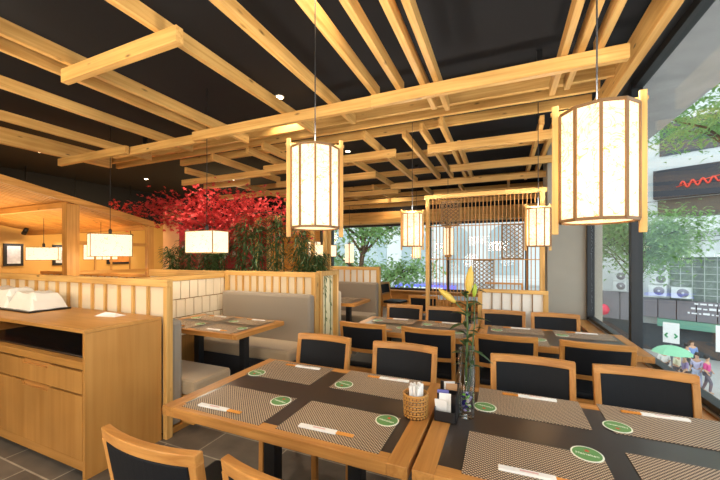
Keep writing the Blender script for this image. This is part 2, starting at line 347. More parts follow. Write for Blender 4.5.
# ---------------------------------------------------------------- pendant lanterns
def ring(r0, r1, z0, z1, n, rot=0.0):
    m2 = MB(); vs = []
    for (r_, z) in ((r0, z0), (r1, z0), (r1, z1), (r0, z1)):
        for k in range(n): a = 2*PI*k/n+rot; vs.append((r_*math.cos(a), r_*math.sin(a), z))
    fs = [(i*n+k, i*n+(k+1) % n, ((i+1) % 4)*n+(k+1) % n, ((i+1) % 4)*n+k) for i in range(4) for k in range(n)]
    return m2.add(vs, fs)
def big_lantern(x, y, zb, s, label, ang, group=None, watts=7.5, h=0.43, r=0.132):
    t = thing('paper_lantern', label, 'lantern', (x, y, zb), ang, group); h *= s; r *= s; n = 10
    rot = PI/2
    build('shade', ring(r-0.002, r, 0.004, h-0.001, n, rot), paper, t)
    build('lower_rim', ring(r-0.006*s, r+0.004*s, -0.006*s, 0.006*s, n, rot), brown_line, t); build('upper_rim', ring(r-0.006*s, r+0.004*s, h-0.006*s, h+0.006*s, n, rot), brown_line, t)
    build('diffuser', MB().lathe([(r-0.008*s, 0.001), (r-0.008*s, 0.003)], n, smooth=False, rot=rot), paper, t)
    rb = MB()
    for k in range(n):
        a = rot+2*PI*k/n; rb.obox(((r+0.002)*math.cos(a), (r+0.002)*math.sin(a), h/2), (0.008*s, 0.011*s, h), (0, 0, a))
    build('rib', rb, brown_line, t)
    R2 = r+0.012*s
    for a, lo in ((R(2), -0.05), (R(62), 0.03), (R(118), 0.03), (R(178), -0.05)):
        build('post', MB().obox((R2*math.cos(a), R2*math.sin(a), (h+(0.06+lo)*s)/2), (0.024*s, 0.016*s, h+(0.06-lo)*s), (0, 0, a)), pine['z'], t, 0.002*s)
    cb = MB()
    cb.bar((-R2*1.12, 0.012, h+0.03*s), (R2*1.12, 0.012, h+0.03*s), 0.014*s, 0.014*s)
    for a in (62, 118): cb.bar((0, 0.01, h+0.03*s), (R2*math.cos(R(a)), R2*math.sin(R(a)), h+0.03*s), 0.014*s, 0.013*s)
    build('cross_bar', cb, pine['x'], t, 0.001)
    build('bulb', MB().lathe([(0.0, 0.17*s), (0.026*s, 0.19*s), (0.032*s, 0.22*s), (0.016*s, 0.26*s), (0.012*s, 0.3*s)], 12), bulb_glow, t)
    build('cord', MB().tube([(0, 0, 0.3*s), (0, 0, CZ-zb)], 0.0035, 6), iron, t)
    build('ceiling_rose', MB().lathe([(0.05, CZ-zb-0.03), (0.05, CZ-zb)], 16), iron, t)
    light('lantern_light', 'POINT', (x, y, zb+0.2*s), watts, WARM, 0.06*s)
    light('lantern_uplight', 'SPOT', (x, y, zb+h+0.01), watts*4.8, SOFT, 0.08, rot=(R(180), 0, 0), spot=165, blend=0.3)
    return t
CA = math.atan(143/334)
big_lantern(0.345, 1.6, 1.60, 1.0, 'large decagonal paper lantern nearest the street window above the near table', CA-R(30))
big_lantern(-0.955, 1.6, 1.615, 1.0, 'tall decagonal paper lantern above the near table beside the wooden counter', CA+R(8))
big_lantern(-0.98, 3.85, 1.575, 0.88, 'paper lantern hanging outside the slatted screen above the second row, aisle end', CA, watts=6)
big_lantern(0.33, 3.85, 1.56, 0.88, 'paper lantern hanging in front of the slatted screen near the plaster pillar', CA, watts=6)
big_lantern(-1.62, 6.7, 1.42, 0.6, 'small far paper lantern showing just under the aisle end lantern', CA, watts=2)

def slim_lantern(x, y, z0, h, label, r=0.075):
    t = thing('slim_lantern', label, 'lantern', (x, y, z0), CA)
    build('glass_shade', MB().lathe([(r, 0), (r, h)], 16), paper_sq, t)
    build('wood_core', MB().box(-0.012, 0.012, -r-0.02, -r-0.003, -0.03, h+0.03).box(-0.03, 0.03, -r-0.02, r, h, h+0.04).box(-0.03, 0.03, -r-0.02, r, -0.04, -0.001), oak['z'], t, 0.002)
    build('cord', MB().tube([(0, 0, h+0.04), (0, 0, CZ-z0)], 0.004, 6), iron, t)
slim_lantern(-3.87, 8.3, 1.28, 0.5, 'slim tube lantern with wooden spine hanging in front of far window', 0.12)
slim_lantern(-0.77, 5.2, 1.48, 0.40, 'slim tube lantern with wooden spine seen through the slatted screen')

def box_lantern(x, y, z0, w_, d, h, label, rz=0, watts=10, ctop=None):
    t = thing('box_lantern', label, 'lantern', (x, y, z0), rz)
    sh = MB().box(-w_/2, w_/2, -d/2, d/2, 0, h)
    build('shade', sh, paper_sq, t)
    fr = MB(); e = 0.008
    for sx in (-1, 1):
        for sy in (-1, 1): fr.box(sx*w_/2-e/2, sx*w_/2+e/2, sy*d/2-e/2, sy*d/2+e/2, -0.002, h+0.002)
        for z in (0, h): fr.box(sx*w_/2-e/2, sx*w_/2+e/2, -d/2, d/2, z-e/2, z+e/2)
    for sy in (-1, 1):
        for z in (0, h): fr.box(-w_/2, w_/2, sy*d/2-e/2, sy*d/2+e/2, z-e/2, z+e/2)
    build('frame', fr, brown_line, t)
    build('cord', MB().tube([(0, 0, h), (0, 0, (ctop or CZ)-z0)], 0.004, 6), iron, t)
    build('cord_clamp', MB().lathe([(0.02, h+0.004), (0.02, h+0.06), (0.006, h+0.08)], 10), iron, t)
    light('lantern_light', 'POINT', (x, y, z0-0.06), watts, WARM, 0.08)
box_lantern(-3.0, 2.72, 1.495, 0.40, 0.22, 0.235, 'box paper lantern over the booth table, in front of the bamboo', 0, 10)
box_lantern(-4.93, 2.85, 1.455, 0.46, 0.22, 0.30, 'wide box paper lantern hanging by the timber pavilion posts', R(70), 10)
box_lantern(-2.78, 4.9, 1.45, 0.36, 0.30, 0.19, 'box paper lantern over the second booth behind the planter', 0, 6)
box_lantern(-7.4, 3.2, 1.39, 0.42, 0.2, 0.22, 'box paper lantern furthest into the amber room, before the first picture', R(55), 6, 2.125)
box_lantern(-6.4, 3.55, 1.40, 0.36, 0.3, 0.25, 'box paper lantern inside the pavilion behind its corner post', R(15), 6, 2.05)
box_lantern(-3.3, 5.5, 1.55, 0.18, 0.15, 0.18, 'little box paper lantern peeking out under the tall lantern', 0, 4)

for i, (x, y, lb) in enumerate(((-2.37, 3.18, 'downlight above the tall paper lantern'), (-2.5, 5.3, 'downlight beyond the tall lantern, over the second booth'),
        (-7.5, 3.2, 'downlight in the black ceiling over the pavilion'), (-2.5, 7.26, 'downlight over the aisle before the far window'), (-7.8, 5.3, 'downlight above the red maple, amber room side'),
        (-6.0, 6.2, 'downlight in the dark ceiling above the red maple crown'), (-2.6, 8.7, 'downlight closest to the far window'))):
    t = thing('downlight', 'small round '+lb, 'downlight', (x, y, CZ))
    rg = build('trim_ring', MB().lathe([(0.035, -0.004), (0.05, -0.012), (0.055, -0.002)], 20), white_plastic, t)
    build('lens', MB().lathe([(0.036, -0.014), (0.036, -0.004)], 20), lamp_glow, rg)
    light('downlight_beam', 'SPOT', (x, y, CZ-0.03), 60, WARM, 0.04, spot=120)
light('downlight_beam', 'SPOT', (-4.4, 3.3, 2.7), 80, WARM, 0.04, rot=(R(38), 0, 0), spot=110)
light('downlight_beam', 'SPOT', (-3.0, 3.3, 2.7), 70, WARM, 0.04, rot=(R(38), 0, 0), spot=110)
light('downlight_beam', 'SPOT', (-0.9, 1.6, CZ-0.03), 60, WARM, 0.04, spot=120)
light('downlight_beam', 'SPOT', (-3.4, 0.2, CZ-0.03), 120, WARM, 0.04, spot=120)

# ---------------------------------------------------------------- tables
def table(label, x0, x1, y0, y1, cols, group=None, name='dining_table'):
    cx, cy = (x0+x1)/2, (y0+y1)/2
    t = thing(name, label, 'table', (cx, cy, 0), 0, group); a, b = (x1-x0)/2, (y1-y0)/2; B = 0.075; z0, z1 = 0.705, 0.75
    fr = MB().box(-a, -a+B, -b, b, z0, z1).box(a-B, a, -b, b, z0, z1)
    build('end_board', MB().box(-a, -a+B, -b, b, z0, z1), oak['y'], t, 0.003); build('end_board', MB().box(a-B, a, -b, b, z0, z1), oak['y'], t, 0.003)
    build('edge_board', MB().box(-a+B, a-B, -b, -b+B*0.8, z0, z1), oak['x'], t, 0.002); build('edge_board', MB().box(-a+B, a-B, b-B*0.8, b, z0, z1), oak['x'], t, 0.002)
    build('tabletop', MB().box(-a+B, a-B, -b+B*0.8, b-B*0.8, z0+0.01, z1-0.001), laminate, t)
    for c in cols:
        build('pedestal', MB().box(c-0.035, c+0.035, -0.035, 0.035, 0.012, 0.69).box(c-0.1, c+0.1, -0.2, 0.2, 0.69, 0.705), iron, t, 0.003)
        build('foot_plate', MB().box(c-0.19, c+0.19, -0.115, 0.115, 0, 0.012), iron, t, 0.003)
    return t
table('near oak framed table on the counter side, holding the wicker napkin basket', -1.49, -0.295, 1.09, 1.885, (-0.26, 0.24))
table('near oak framed table on the window side, holding the lily vase', -0.28, 0.91, 1.09, 1.905, (-0.27, 0.27))
table('second row table on the aisle side, behind four chair backs', -1.42, -0.225, 2.96, 3.68, (-0.27, 0.27))
table('second row table next to the street window', -0.21, 0.98, 2.96, 3.68, (-0.27, 0.27))
table('booth table between the two grey benches by the counter', -3.38, -2.19, 2.31, 3.02, (-0.27, 0.36))
table('second booth table behind the bamboo planter', -3.2, -2.02, 4.5, 5.15, (-0.3, 0.35))
table('far table behind the slatted screen near the far window', -1.35, -0.3, 5.5, 6.15, (-0.3, 0.3))

# place settings ------------------------------------------------
coaster_green = mat('coaster_green', (98, 150, 84), 0.5, noise=0.06)
coaster_white = mat('coaster_white', (236, 240, 226), 0.5)
star_red = mat('star_red', (206, 60, 44), 0.5)
stick_wood = mat('chopstick_wood', (222, 148, 58), 0.5, noise=0.15, scale=60)
sleeve_red = mat('sleeve_print', (222, 180, 176), 0.6)
protos = {}
def mat_on(x, y, label, w_=0.45, d=0.285, z=0.7502):
    if 'mat' not in protos:
        o = build('placemat', MB().box(-w_/2, w_/2, -d/2, d/2, 0, 0.0022), weave, free=True); o.location = (x, y, z); protos['mat'] = o; tag(o, label, 'placemat', 'woven placemats'); return o
    o = protos['mat'].copy(); COL.objects.link(o); o.location = (x, y, z); o['label'] = label; return o
def chop_on(x, y, rz, label, z=0.7526, flip=1):
    if 'chop' not in protos:
        t = thing('chopsticks', label, 'chopsticks', (x, y, z), rz, 'wrapped chopsticks')
        sl = build('paper_sleeve', MB().box(-0.125, 0.045, -0.0125, 0.0125, 0, 0.008), white_paper, t, 0.002)
        s = build('printed_mark', MB().box(-0.06, -0.005, -0.004, 0.004, 0.0081, 0.0085), sleeve_red, sl)
        build('stick', MB().tube([(-0.09, -0.0055, 0.004), (0.118, -0.0055, 0.004)], 0.0036, 6), stick_wood, t)
        build('stick', MB().tube([(-0.09, 0.0055, 0.004), (0.118, 0.0055, 0.004)], 0.0036, 6), stick_wood, t)
        protos['chop'] = t; return t
    return dup(protos['chop'], (x, y, z), rz, label)
def coaster_on(x, y, rz, label, z=0.7526):
    if 'coast' not in protos:
        t = thing('drink_coaster', label, 'coaster', (x, y, z), rz, 'round green coasters')
        build('rim', MB().lathe([(0.051, 0), (0.051, 0.0015)], 32, smooth=False), coaster_white, t)
        fc = build('face', MB().lathe([(0.0455, 0.0015), (0.0455, 0.0019)], 32, smooth=False), coaster_green, t)
        st = [((0.011 if k % 2 == 0 else 0.0046)*math.cos(PI/2+k*PI/5), 0.02+(0.011 if k % 2 == 0 else 0.0046)*math.sin(PI/2+k*PI/5)) for k in range(10)]
        build('star', MB().prism(st, 0.0019, 0.0022), star_red, fc)
        text('lettering', 'Heineken', 0.0185, coaster_white, fc, (0, -0.006, 0.0021))
        protos['coast'] = t; return t
    return dup(protos['coast'], (x, y, z), rz, label)
A_ = 'near counter side table'; B_ = 'near window side table'
S1 = [(-1.165, 1.26, -1.2, 1.163, 0, (-0.996, 1.346), 'near side counter end of the '+A_), (-0.635, 1.268, -0.655, 1.185, 0, (-0.458, 1.366), 'near side basket end of the '+A_),
      (-1.2, 1.72, -1.175, 1.81, PI, (-1.369, 1.613), 'far side counter end of the '+A_), (-0.64, 1.735, -0.61, 1.825, PI, (-0.805, 1.656), 'far side basket end of the '+A_),
      (0.1, 1.275, 0.11, 1.21, 0, (0.276, 1.415), 'near side vase end of the '+B_), (0.63, 1.34, 0.68, 1.22, 0, None, 'near side window end of the '+B_),
      (0.11, 1.765, 0.115, 1.865, PI, (-0.078, 1.669), 'far side vase end of the '+B_), (0.635, 1.775, 0.61, 1.865, PI, (0.435, 1.69), 'far side window end of the '+B_)]
for mx, my, cx, cy, rz, co, where in S1:
    mat_on(mx, my, 'brown woven placemat, '+where)
    chop_on(cx, cy, rz+R(2), 'white sleeved chopsticks, '+where)
    if co: coaster_on(co[0], co[1], R(-8) if rz == 0 else R(170), 'green round coaster, '+where)
for tx, wn in ((-0.82, 'second row aisle table'), (0.385, 'second row window table')):
    for sx, ex in ((-1, 'aisle end'), (1, 'window end')):
        for sy, ey in ((-1, 'near side'), (1, 'far side')):
            mx, my = tx+sx*0.27, 3.32+sy*0.2
            mat_on(mx, my, 'woven placemat, %s %s of the %s' % (ey, ex, wn)); chop_on(mx, my+sy*0.08, 0 if sy < 0 else PI, 'sleeved chopsticks, %s %s of the %s' % (ey, ex, wn))
            coaster_on(mx-sy*0.17, my-sy*0.07, 0, 'green coaster, %s %s of the %s' % (ey, ex, wn))
for sx, ex in ((-1, 'wall end'), (1, 'aisle end')):
    for sy, ey in ((-1, 'counter side'), (1, 'planter side')):
        mx, my = -2.79+sx*0.28, 2.665+sy*0.19
        mat_on(mx, my, 'woven placemat, %s %s of the booth table' % (ey, ex)); chop_on(mx, my+sy*0.08, 0 if sy < 0 else PI, 'sleeved chopsticks, %s %s of the booth table' % (ey, ex))
        coaster_on(mx-sy*0.17, my-sy*0.07, 0, 'green coaster, %s %s of the booth table' % (ey, ex))
for sy, ey in ((-1, 'nearer'), (1, 'further')): mat_on(-2.4, 4.825+sy*0.17, 'woven placemat, %s one on the second booth table' % ey)

# wicker basket of wrapped toothpicks and napkins
bx, by = -0.357, 1.462
t = thing('wicker_basket', 'round wicker basket with white paper tubes on the near table', 'basket', (bx, by, 0.7505))
wk = MB(); n = 20
for r_ in range(9):
    pts = []
    for k in range(n*2+1):
        a = 2*PI*k/(n*2); rr = 0.0475+0.0035*r_/9+(0.0028 if (k+r_) % 2 else -0.0028); pts.append((rr*math.cos(a), rr*math.sin(a), 0.008+r_*0.0105))
    wk.tube(pts, 0.0042, 5, mi=r_ % 2 * 0)
build('weave', wk, wicker_m, t)
st = MB()
for k in range(n): a = 2*PI*k/n; st.tube([(0.0475*math.cos(a), 0.0475*math.sin(a), 0.0), (0.051*math.cos(a), 0.051*math.sin(a), 0.1)], 0.003, 5)
build('stake', st, wicker_d, t); build('base', MB().lathe([(0.046, 0), (0.046, 0.006)], 20), wicker_d, t)
build('rim', MB().tube([(0.052*math.cos(2*PI*k/24), 0.052*math.sin(2*PI*k/24), 0.1) for k in range(25)], 0.005, 6), wicker_m, t)
random.seed(4)
for k in range(12):
    a = k*2.4; rr = 0.008*math.sqrt(k)*1.15
    px_, py_ = rr*math.cos(a), rr*math.sin(a)
    o = build('paper_tube', MB().obox((px_, py_, 0.075), (0.013, 0.009, 0.115+random.uniform(0, 0.02)), (random.uniform(-.1, .1), random.uniform(-.15, .15), a)), white_paper, free=True)
    o.location = (bx, by, 0.7505); tag(o, 'white wrapped paper tube standing in the wicker basket', 'paper tube', 'wrapped tubes in the wicker basket')
# caddy
t = thing('condiment_caddy', 'black compartment caddy with sachets between basket and vase', 'caddy', (-0.228, 1.53, 0.7505), 0)
c = MB().box(-0.045, 0.045, -0.08, 0.08, 0, 0.004)
c.box(-0.045, -0.042, -0.08, 0.08, 0, 0.055).box(0.042, 0.045, -0.08, 0.08, 0, 0.11).box(-0.045, 0.045, -0.08, -0.077, 0, 0.045).box(-0.045, 0.045, 0.077, 0.08, 0, 0.12)
build('tray', c, black_plastic, t, 0.001)
for y in (-0.025, 0.025): build('divider', MB().box(-0.042, 0.042, y-0.0015, y+0.0015, 0.004, 0.1), black_plastic, t)
card = mat('sachet_tan', (206, 160, 118), 0.6); blue_s = mat('sachet_blue', (120, 120, 190), 0.6)
for k, (x, y, z, m_, rx, lb) in enumerate(((-0.02, -0.055, 0.035, white_paper, 0.3, 'white sachet leaning out at the front of the black caddy'), (-0.005, -0.042, 0.05, white_paper, -0.2, 'folded white paper sachet in the front of the caddy'),
        (-0.02, -0.005, 0.055, blue_s, 0.15, 'pale blue sachet in the middle of the caddy'), (0.01, 0.045, 0.07, card, 0.2, 'tan paper packet at the back of the caddy'), (0.0, 0.062, 0.068, white_paper, -0.1, 'white packet behind the tan one in the caddy'))):
    o = build('paper_sachet', MB().obox((0, 0, z+0.012), (0.05, 0.004, 0.09), (rx, 0, 0.1*k)), m_, free=True); o.location = (-0.228+x, 1.53+y, 0.7505); tag(o, lb, 'sachet')
# vase with lily
vx, vy = -0.148, 1.545
t = thing('glass_vase', 'clear cylindrical glass vase with coloured pebbles on the near table', 'vase', (vx, vy, 0.7505))
build('glass_body', MB().lathe([(0.0, 0.0), (0.032, 0.0), (0.034, 0.01), (0.034, 0.30), (0.031, 0.30), (0.031, 0.012), (0.0, 0.012)], 24), vase_glass, t)
cols = [(40, 40, 120), (210, 200, 190), (120, 190, 80), (70, 60, 60), (160, 150, 200)]
pm = [mat('pebble_%s' % n_, c_, 0.25) for n_, c_ in zip('abcde', cols)]
pb = MB(); random.seed(8)
for k in range(40):
    a = random.uniform(0, 6.28); rr = random.uniform(0, 0.021); z = 0.02+k*0.0022
    pb.lathe([(0, -0.006), (0.006, -0.003), (0.008, 0), (0.006, 0.004), (0, 0.006)], 7, (rr*math.cos(a), rr*math.sin(a), z), mi=k % 5)
o = build('pebbles', pb, pm, free=True); o.location = (vx, vy, 0.7505); tag(o, 'blue, white and green pebbles filling the glass vase bottom', 'pebbles', None, 'stuff')
t = thing('lily_stem', 'lily stem with closed yellow green buds standing in the vase', 'flower', (vx, vy, 0.86))
main = [(0, 0, 0.0), (-0.002, 0, 0.12), (0.004, 0, 0.26), (0.002, 0, 0.38), (0.006, 0, 0.47)]
build('stem', MB().tube(main, [0.005, 0.005, 0.0045, 0.004, 0.003], 7), stem_green, t)
build('stem', MB().tube([(0.008, 0.008, 0), (0.02, 0.01, 0.15), (0.032, 0.012, 0.3), (0.03, 0.01, 0.42)], [0.004, 0.004, 0.003, 0.002], 6), stem_green, t)
def leaf(L_, W_, base, az, el, curl=0.5, n=7):
    vs = []; base = Vector(base); d = Vector((math.cos(az)*math.cos(el), math.sin(az)*math.cos(el), math.sin(el))); s_ = Vector((-math.sin(az), math.cos(az), 0)); up = s_.cross(d)*-1
    for i in range(n):
        u = i/(n-1); w_ = W_*math.sin(PI*min(1, u*0.93+0.07))**0.8 if i < n-1 else 0.0005
        c_ = base + d*L_*u - Vector((0, 0, 1))*curl*L_*u*u
        vs += [c_ - s_*w_/2 + up*w_*0.18, c_, c_ + s_*w_/2 + up*w_*0.18]
    fs = []
    for i in range(n-1):
        for j in (0, 1): a = i*3+j; fs.append((a, a+1, a+4, a+3))
    return vs, fs
random.seed(12)
for k in range(22):
    z = 0.1+0.0165*k; az = k*2.4+0.4
    vs, fs = leaf(random.uniform(0.07, 0.12), 0.028, (0.0+0.002*math.sin(k), 0, z), az, random.uniform(0.1, 0.7), random.uniform(0.2, 0.6))
    m2 = MB(); m2.add(vs, fs, True); build('leaf', m2, leaf_dark, t)
for k in range(7):
    vs, fs = leaf(random.uniform(0.045, 0.07), 0.017, (0.02+0.002*k, 0.01, 0.17+0.035*k), k*2.1, 0.5, 0.4); m2 = MB(); m2.add(vs, fs, True); build('leaf', m2, leaf_dark, t)
def bud(base, d, L_, r, m_):
    base = Vector(base); d = Vector(d).normalized(); pts = []; rs = []
    for i in range(10):
        u = i/9; pts.append(base+d*L_*u); rs.append(max(0.001, r*(math.sin(PI*(u*0.86+0.10))**0.9)))
    build('bud', MB().tube(pts, rs, 10), m_, t)
bud((0.006, 0, 0.432), (0.10, 0, 1), 0.125, 0.018, bud_yellow)
bud((-0.045, -0.02, 0.395), (-0.78, -0.1, 0.62), 0.095, 0.015, bud_yellow)
build('stem', MB().tube([(0.003, 0, 0.34), (-0.02, -0.01, 0.365), (-0.046, -0.021, 0.397)], 0.003, 6), stem_green, t)
bud((0.03, 0.01, 0.42), (0.1, 0, 1), 0.06, 0.011, mat('small_green_bud', (150, 170, 50), 0.5))

# ---------------------------------------------------------------- chairs
def make_chair(label):
    t = thing('dining_chair', label, 'chair', (0, 0, 0), 0, 'dining chairs')
    def yb(z): return -0.20 - 0.075*max(0, (z-0.43))/0.44
    cur = lambda x: -0.028*(1-(x/0.21)**2)
    # seat cushion
    se = MB(); se.box(-0.205, 0.205, -0.185, 0.215, 0.435, 0.485); build('seat', se, leather, t, 0.016)
    build('seat_frame', MB().box(-0.2, 0.2, 0.17, 0.2, 0.38, 0.434).box(-0.2, 0.2, -0.19, -0.165, 0.38, 0.434).box(-0.2, -0.175, -0.165, 0.17, 0.38, 0.434).box(0.175, 0.2, -0.165, 0.17, 0.38, 0.434), oak['x'], t, 0.003)
    for sx in (-1, 1):
        build('leg', MB().bar((sx*0.197, 0.188, 0), (sx*0.192, 0.186, 0.38), 0.034, 0.034, (0, 1, 0)), oak['z'], t, 0.004)
        m2 = MB(); prof = [(0.0, -0.235, 0.202), (0.43, -0.2, 0.202), (0.62, yb(0.62), 0.201), (0.83, yb(0.83), 0.204)]
        vs = []
        for (z, y, x) in prof:
            for (a, b) in ((-0.016, -0.017), (0.016, -0.017), (0.016, 0.017), (-0.016, 0.017)): vs.append((sx*x+a, y+b, z))
        fs = [(3, 2, 1, 0), (12, 13, 14, 15)]
        for i in range(3):
            for k in range(4): fs.append((i*4+k, i*4+(k+1) % 4, i*4+4+(k+1) % 4, i*4+4+k))
        m2.add(vs, fs); build('leg', m2, oak['z'], t, 0.004)
    def curved(z0, z1, th, xw, name, m_, bev, dy=0.0, x2=None):
        m2 = MB(); n = 13; vs = []; x2 = x2 or xw
        for i in range(n):
            u = -1+2*i/(n-1)
            for (z, xx) in ((z0, xw), (z1, x2)):
                x = u*xx; c0 = yb(z)+cur(x)+0.0+dy
                vs += [(x, c0-th/2, z), (x, c0+th/2, z)]
        fs = [(0, 1, 3, 2), ((n-1)*4, (n-1)*4+2, (n-1)*4+3, (n-1)*4+1)]
        for i in range(n-1):
            a = i*4; b = a+4
            fs += [(a, a+2, b+2, b), (a+1, b+1, b+3, a+3), (a, b, b+1, a+1), (a+2, a+3, b+3, b+2)]
        m2.add(vs, fs); build(name, m2, m_, t, bev)
    curved(0.826, 0.868, 0.032, 0.22, 'top_rail', oak['x'], 0.004)
    curved(0.60, 0.635, 0.028, 0.186, 'lower_rail', oak['x'], 0.003)
    curved(0.635, 0.828, 0.034, 0.186, 'backrest', leather, 0.006, 0, 0.19)
    return t
ch0 = None
def chair(x, y, rz, label):
    global ch0
    if ch0 is None: ch0 = make_chair(label); ch0.location = (x, y, 0); ch0.rotation_euler = (0, 0, rz); return ch0
    return dup(ch0, (x, y, 0), rz, label)
PRE = 'oak chair with black padded back '
chair(-1.065, 1.0, R(1), PRE+'on the near table, closest to the counter')
chair(-0.535, 1.02, R(-1), PRE+'on the near table, beneath the basket end')
for x, lb in ((-1.225, 'across the near table, closest to the booth'), (-0.61, 'across the near table, facing the wicker basket'), (0.15, 'across the lily vase table, nearer the vase'), (0.67, 'across the lily vase table, beside the street window')):
    chair(x, 1.91, PI, PRE+lb)
for x, lb in ((-1.15, 'first from the aisle, near side of second row'), (-0.57, 'near side of second row, behind the basket'), (0.015, 'near side of second row, behind the vase table'), (0.59, 'near side of second row, next to the window ledge')):
    chair(x, 3.01, 0, PRE+lb)
for x, lb in ((-1.1, 'first from the aisle, far side of second row'), (-0.62, 'far side of second row, behind the lily buds'), (0.0, 'far side of second row, before the white paper panels'), (0.49, 'far side of second row, before the plaster pillar')):
    chair(x, 3.68, PI, PRE+lb)
chair(-2.2, 7.1, R(-100), PRE+'standing side on before the far window')
chair(-1.1, 5.25, 0, PRE+'at the far table behind the slatted screen')

# ---------------------------------------------------------------- benches and booth partitions
def bench(label, x0, x1, yb_, d, top=0.98, seat_m=None, zs=0.45, depth=0.42, ext=0.0, base_m=None):
    """yb_: plane of the back's rear; d=+1 faces +Y"""
    t = thing('booth_bench', label, 'bench', ((x0+x1)/2, yb_, 0)); a = (x1-x0)/2
    def bxy(m2, y0, y1, z0, z1, xa=-a, xb=a): m2.box(xa, xb, d*y0, d*y1, z0, z1); return m2
    build('backrest', bxy(MB(), 0.0, 0.115, 0.06, top), bench_grey, t, 0.035)
    build('seat', bxy(MB(), 0.117, 0.117+depth, zs-0.13, zs, -a, a+ext), seat_m or bench_beige, t, 0.03)
    build('base', bxy(MB(), 0.12, 0.09+depth, 0.05, zs-0.132, -a, a+ext-0.003), base_m or bench_base, t, 0.004)
    build('plinth', bxy(MB(), 0.02, 0.06+depth, 0.0, 0.05, -a+0.01, a-0.01), veneer_top, t, 0.003)
bench('grey linen bench backing onto the counter partition, seat facing the planter', -3.44, -2.48, 1.89, 1, 0.93, zs=0.41, ext=0.12, base_m=veneer_top)
bench('wide grey linen bench in front of the bamboo planter', -3.44, -2.07, 3.47, -1, 1.0)
bench('grey linen bench end just beyond the planter frame', -3.44, -2.07, 4.08, 1, 0.98)
bench('furthest grey linen bench, below white slatted partition', -3.44, -2.07, 5.72, -1, 0.98)

def slat_partition(label, x0, x1, y, zt, zb=0.9, sp=0.19, ends=(1, 1), m_=None, panel=None, depth=0.09, name='booth_partition', pw=0.06):
    t = thing(name, label, 'partition', ((x0+x1)/2, y, 0)); m_ = m_ or pine; panel = panel or cream
    build('top_rail', MB().box(x0, x1, y, y+depth, zt-0.06, zt), m_['x'], t, 0.003, world=True)
    if ends[0]: build('post', MB().box(x0, x0+0.06, y, y+depth, 0, zt-0.06), m_['z'], t, 0.003, world=True)
    if ends[1]: build('post', MB().box(x1-pw, x1, y, y+depth, 0, zt-0.06), m_['z'], t, 0.003, world=True)
    build('panel', MB().box(x0+0.005, x1-0.005, y+0.035, y+max(0.045, depth-0.02), 0.02, zt-0.061), panel, t, world=True)
    n = max(1, round((x1-x0-0.12)/sp)); q = 0
    for k in range(1, n):
        x = x0+0.06+(x1-x0-0.12)*k/n
        build('slat', MB().box(x-0.011, x+0.011, y+0.012, y+0.034, 0.05, zt-0.061), m_['z'], t, 0.001, world=True)
    return t
slat_partition('slatted cream half wall right behind the wooden counter', -6.4, -2.45, 1.83, 1.27, sp=0.19, ends=(0, 1), depth=0.055, pw=0.042)
slat_partition('cream half wall behind the wide grey bench', -3.5, -2.07, 3.475, 1.26, sp=0.115)
slat_partition('white slatted half wall before the far window behind the last bench', -3.5, -2.07, 5.725, 1.26, sp=0.13, panel=white_panel)
slat_partition('half wall of the amber room beneath the first two pictures', -9.4, -5.75, 4.0, 1.13, sp=0.22, m_=amber_wood)
# side wall of the booth with two staggered rows of cream boards
t = thing('shingled_partition', 'half wall of staggered cream boards beside the booth table', 'partition', (-3.55, 2.7, 0))
build('top_rail', MB().box(-3.62, -3.5, 1.93, 3.47, 1.17, 1.225), pine['y'], t, 0.003, world=True)
build('backing', MB().box(-3.6, -3.53, 1.93, 3.47, 0, 1.169), wood('gap_pine', 'z', (150, 104, 48), (180, 130, 70)), t, world=True)
for r_, (z0, z1) in enumerate(((0.955, 1.165), (0.74, 0.945), (0.52, 0.73))):
    y = 1.95 - (0.06 if r_ % 2 else 0)
    while y < 3.46:
        build('board', MB().box(-3.529, -3.507, max(1.935, y), min(3.465, y+0.112), z0, z1), cream, t, 0.002, world=True); y += 0.122

# planter with bamboo, frame on its end
t = thing('bamboo_planter', 'long cream planter box behind the wide bench, wooden frame at its end', 'planter', (-3.6, 3.8, 0))
build('box', MB().box(-5.2, -2.14, 3.6, 4.03, 0, 1.14), cream, t, world=True)
build('rim', MB().box(-5.2, -2.08, 3.575, 3.62, 1.14, 1.25).box(-5.2, -2.08, 4.01, 4.055, 1.14, 1.25), pine['x'], t, 0.003, world=True)
build('soil', MB().box(-5.19, -2.15, 3.621, 4.009, 1.14, 1.17), mat('soil', (60, 46, 36), 0.95, noise=0.4), t, world=True)
build('end_frame', MB().box(-2.12, -2.05, 3.58, 3.63, 0.05, 1.27).box(-2.12, -2.05, 4.0, 4.05, 0.05, 1.27).box(-2.12, -2.05, 3.63, 4.0, 1.21, 1.27).box(-2.12, -2.05, 3.63, 4.0, 0.05, 0.12), pine['z'], t, 0.003, world=True)
build('inlay_panel', MB().box(-2.135, -2.11, 3.63, 4.0, 0.12, 1.21), mat('inlay_pale', (240, 230, 190), 0.6, noise=0.05), t, world=True)
il = MB(); random.seed(5)
for sy in (3.68, 3.76, 3.9): il.tube([(-2.106, sy, 0.13), (-2.106, sy+0.03, 0.7), (-2.106, sy+0.01, 1.2)], 0.005, 5)
for k in range(46):
    sy = random.choice((3.69, 3.78, 3.91)); z = random.choice((random.uniform(0.9, 1.2), random.uniform(0.2, 0.9))); a = random.uniform(-2.5, 2.5)
    il.add([(-2.104, sy, z), (-2.104, sy+0.03*math.cos(a)-0.008, z-0.035), (-2.104, sy+0.07*math.cos(a), z-0.05-0.03*abs(math.sin(a))), (-2.104, sy+0.03*math.cos(a)+0.008, z-0.025)], [(0, 1, 2, 3)])
build('bamboo_painting', il, mat('painted_bamboo', (96, 112, 48), 0.6), t, world=True)

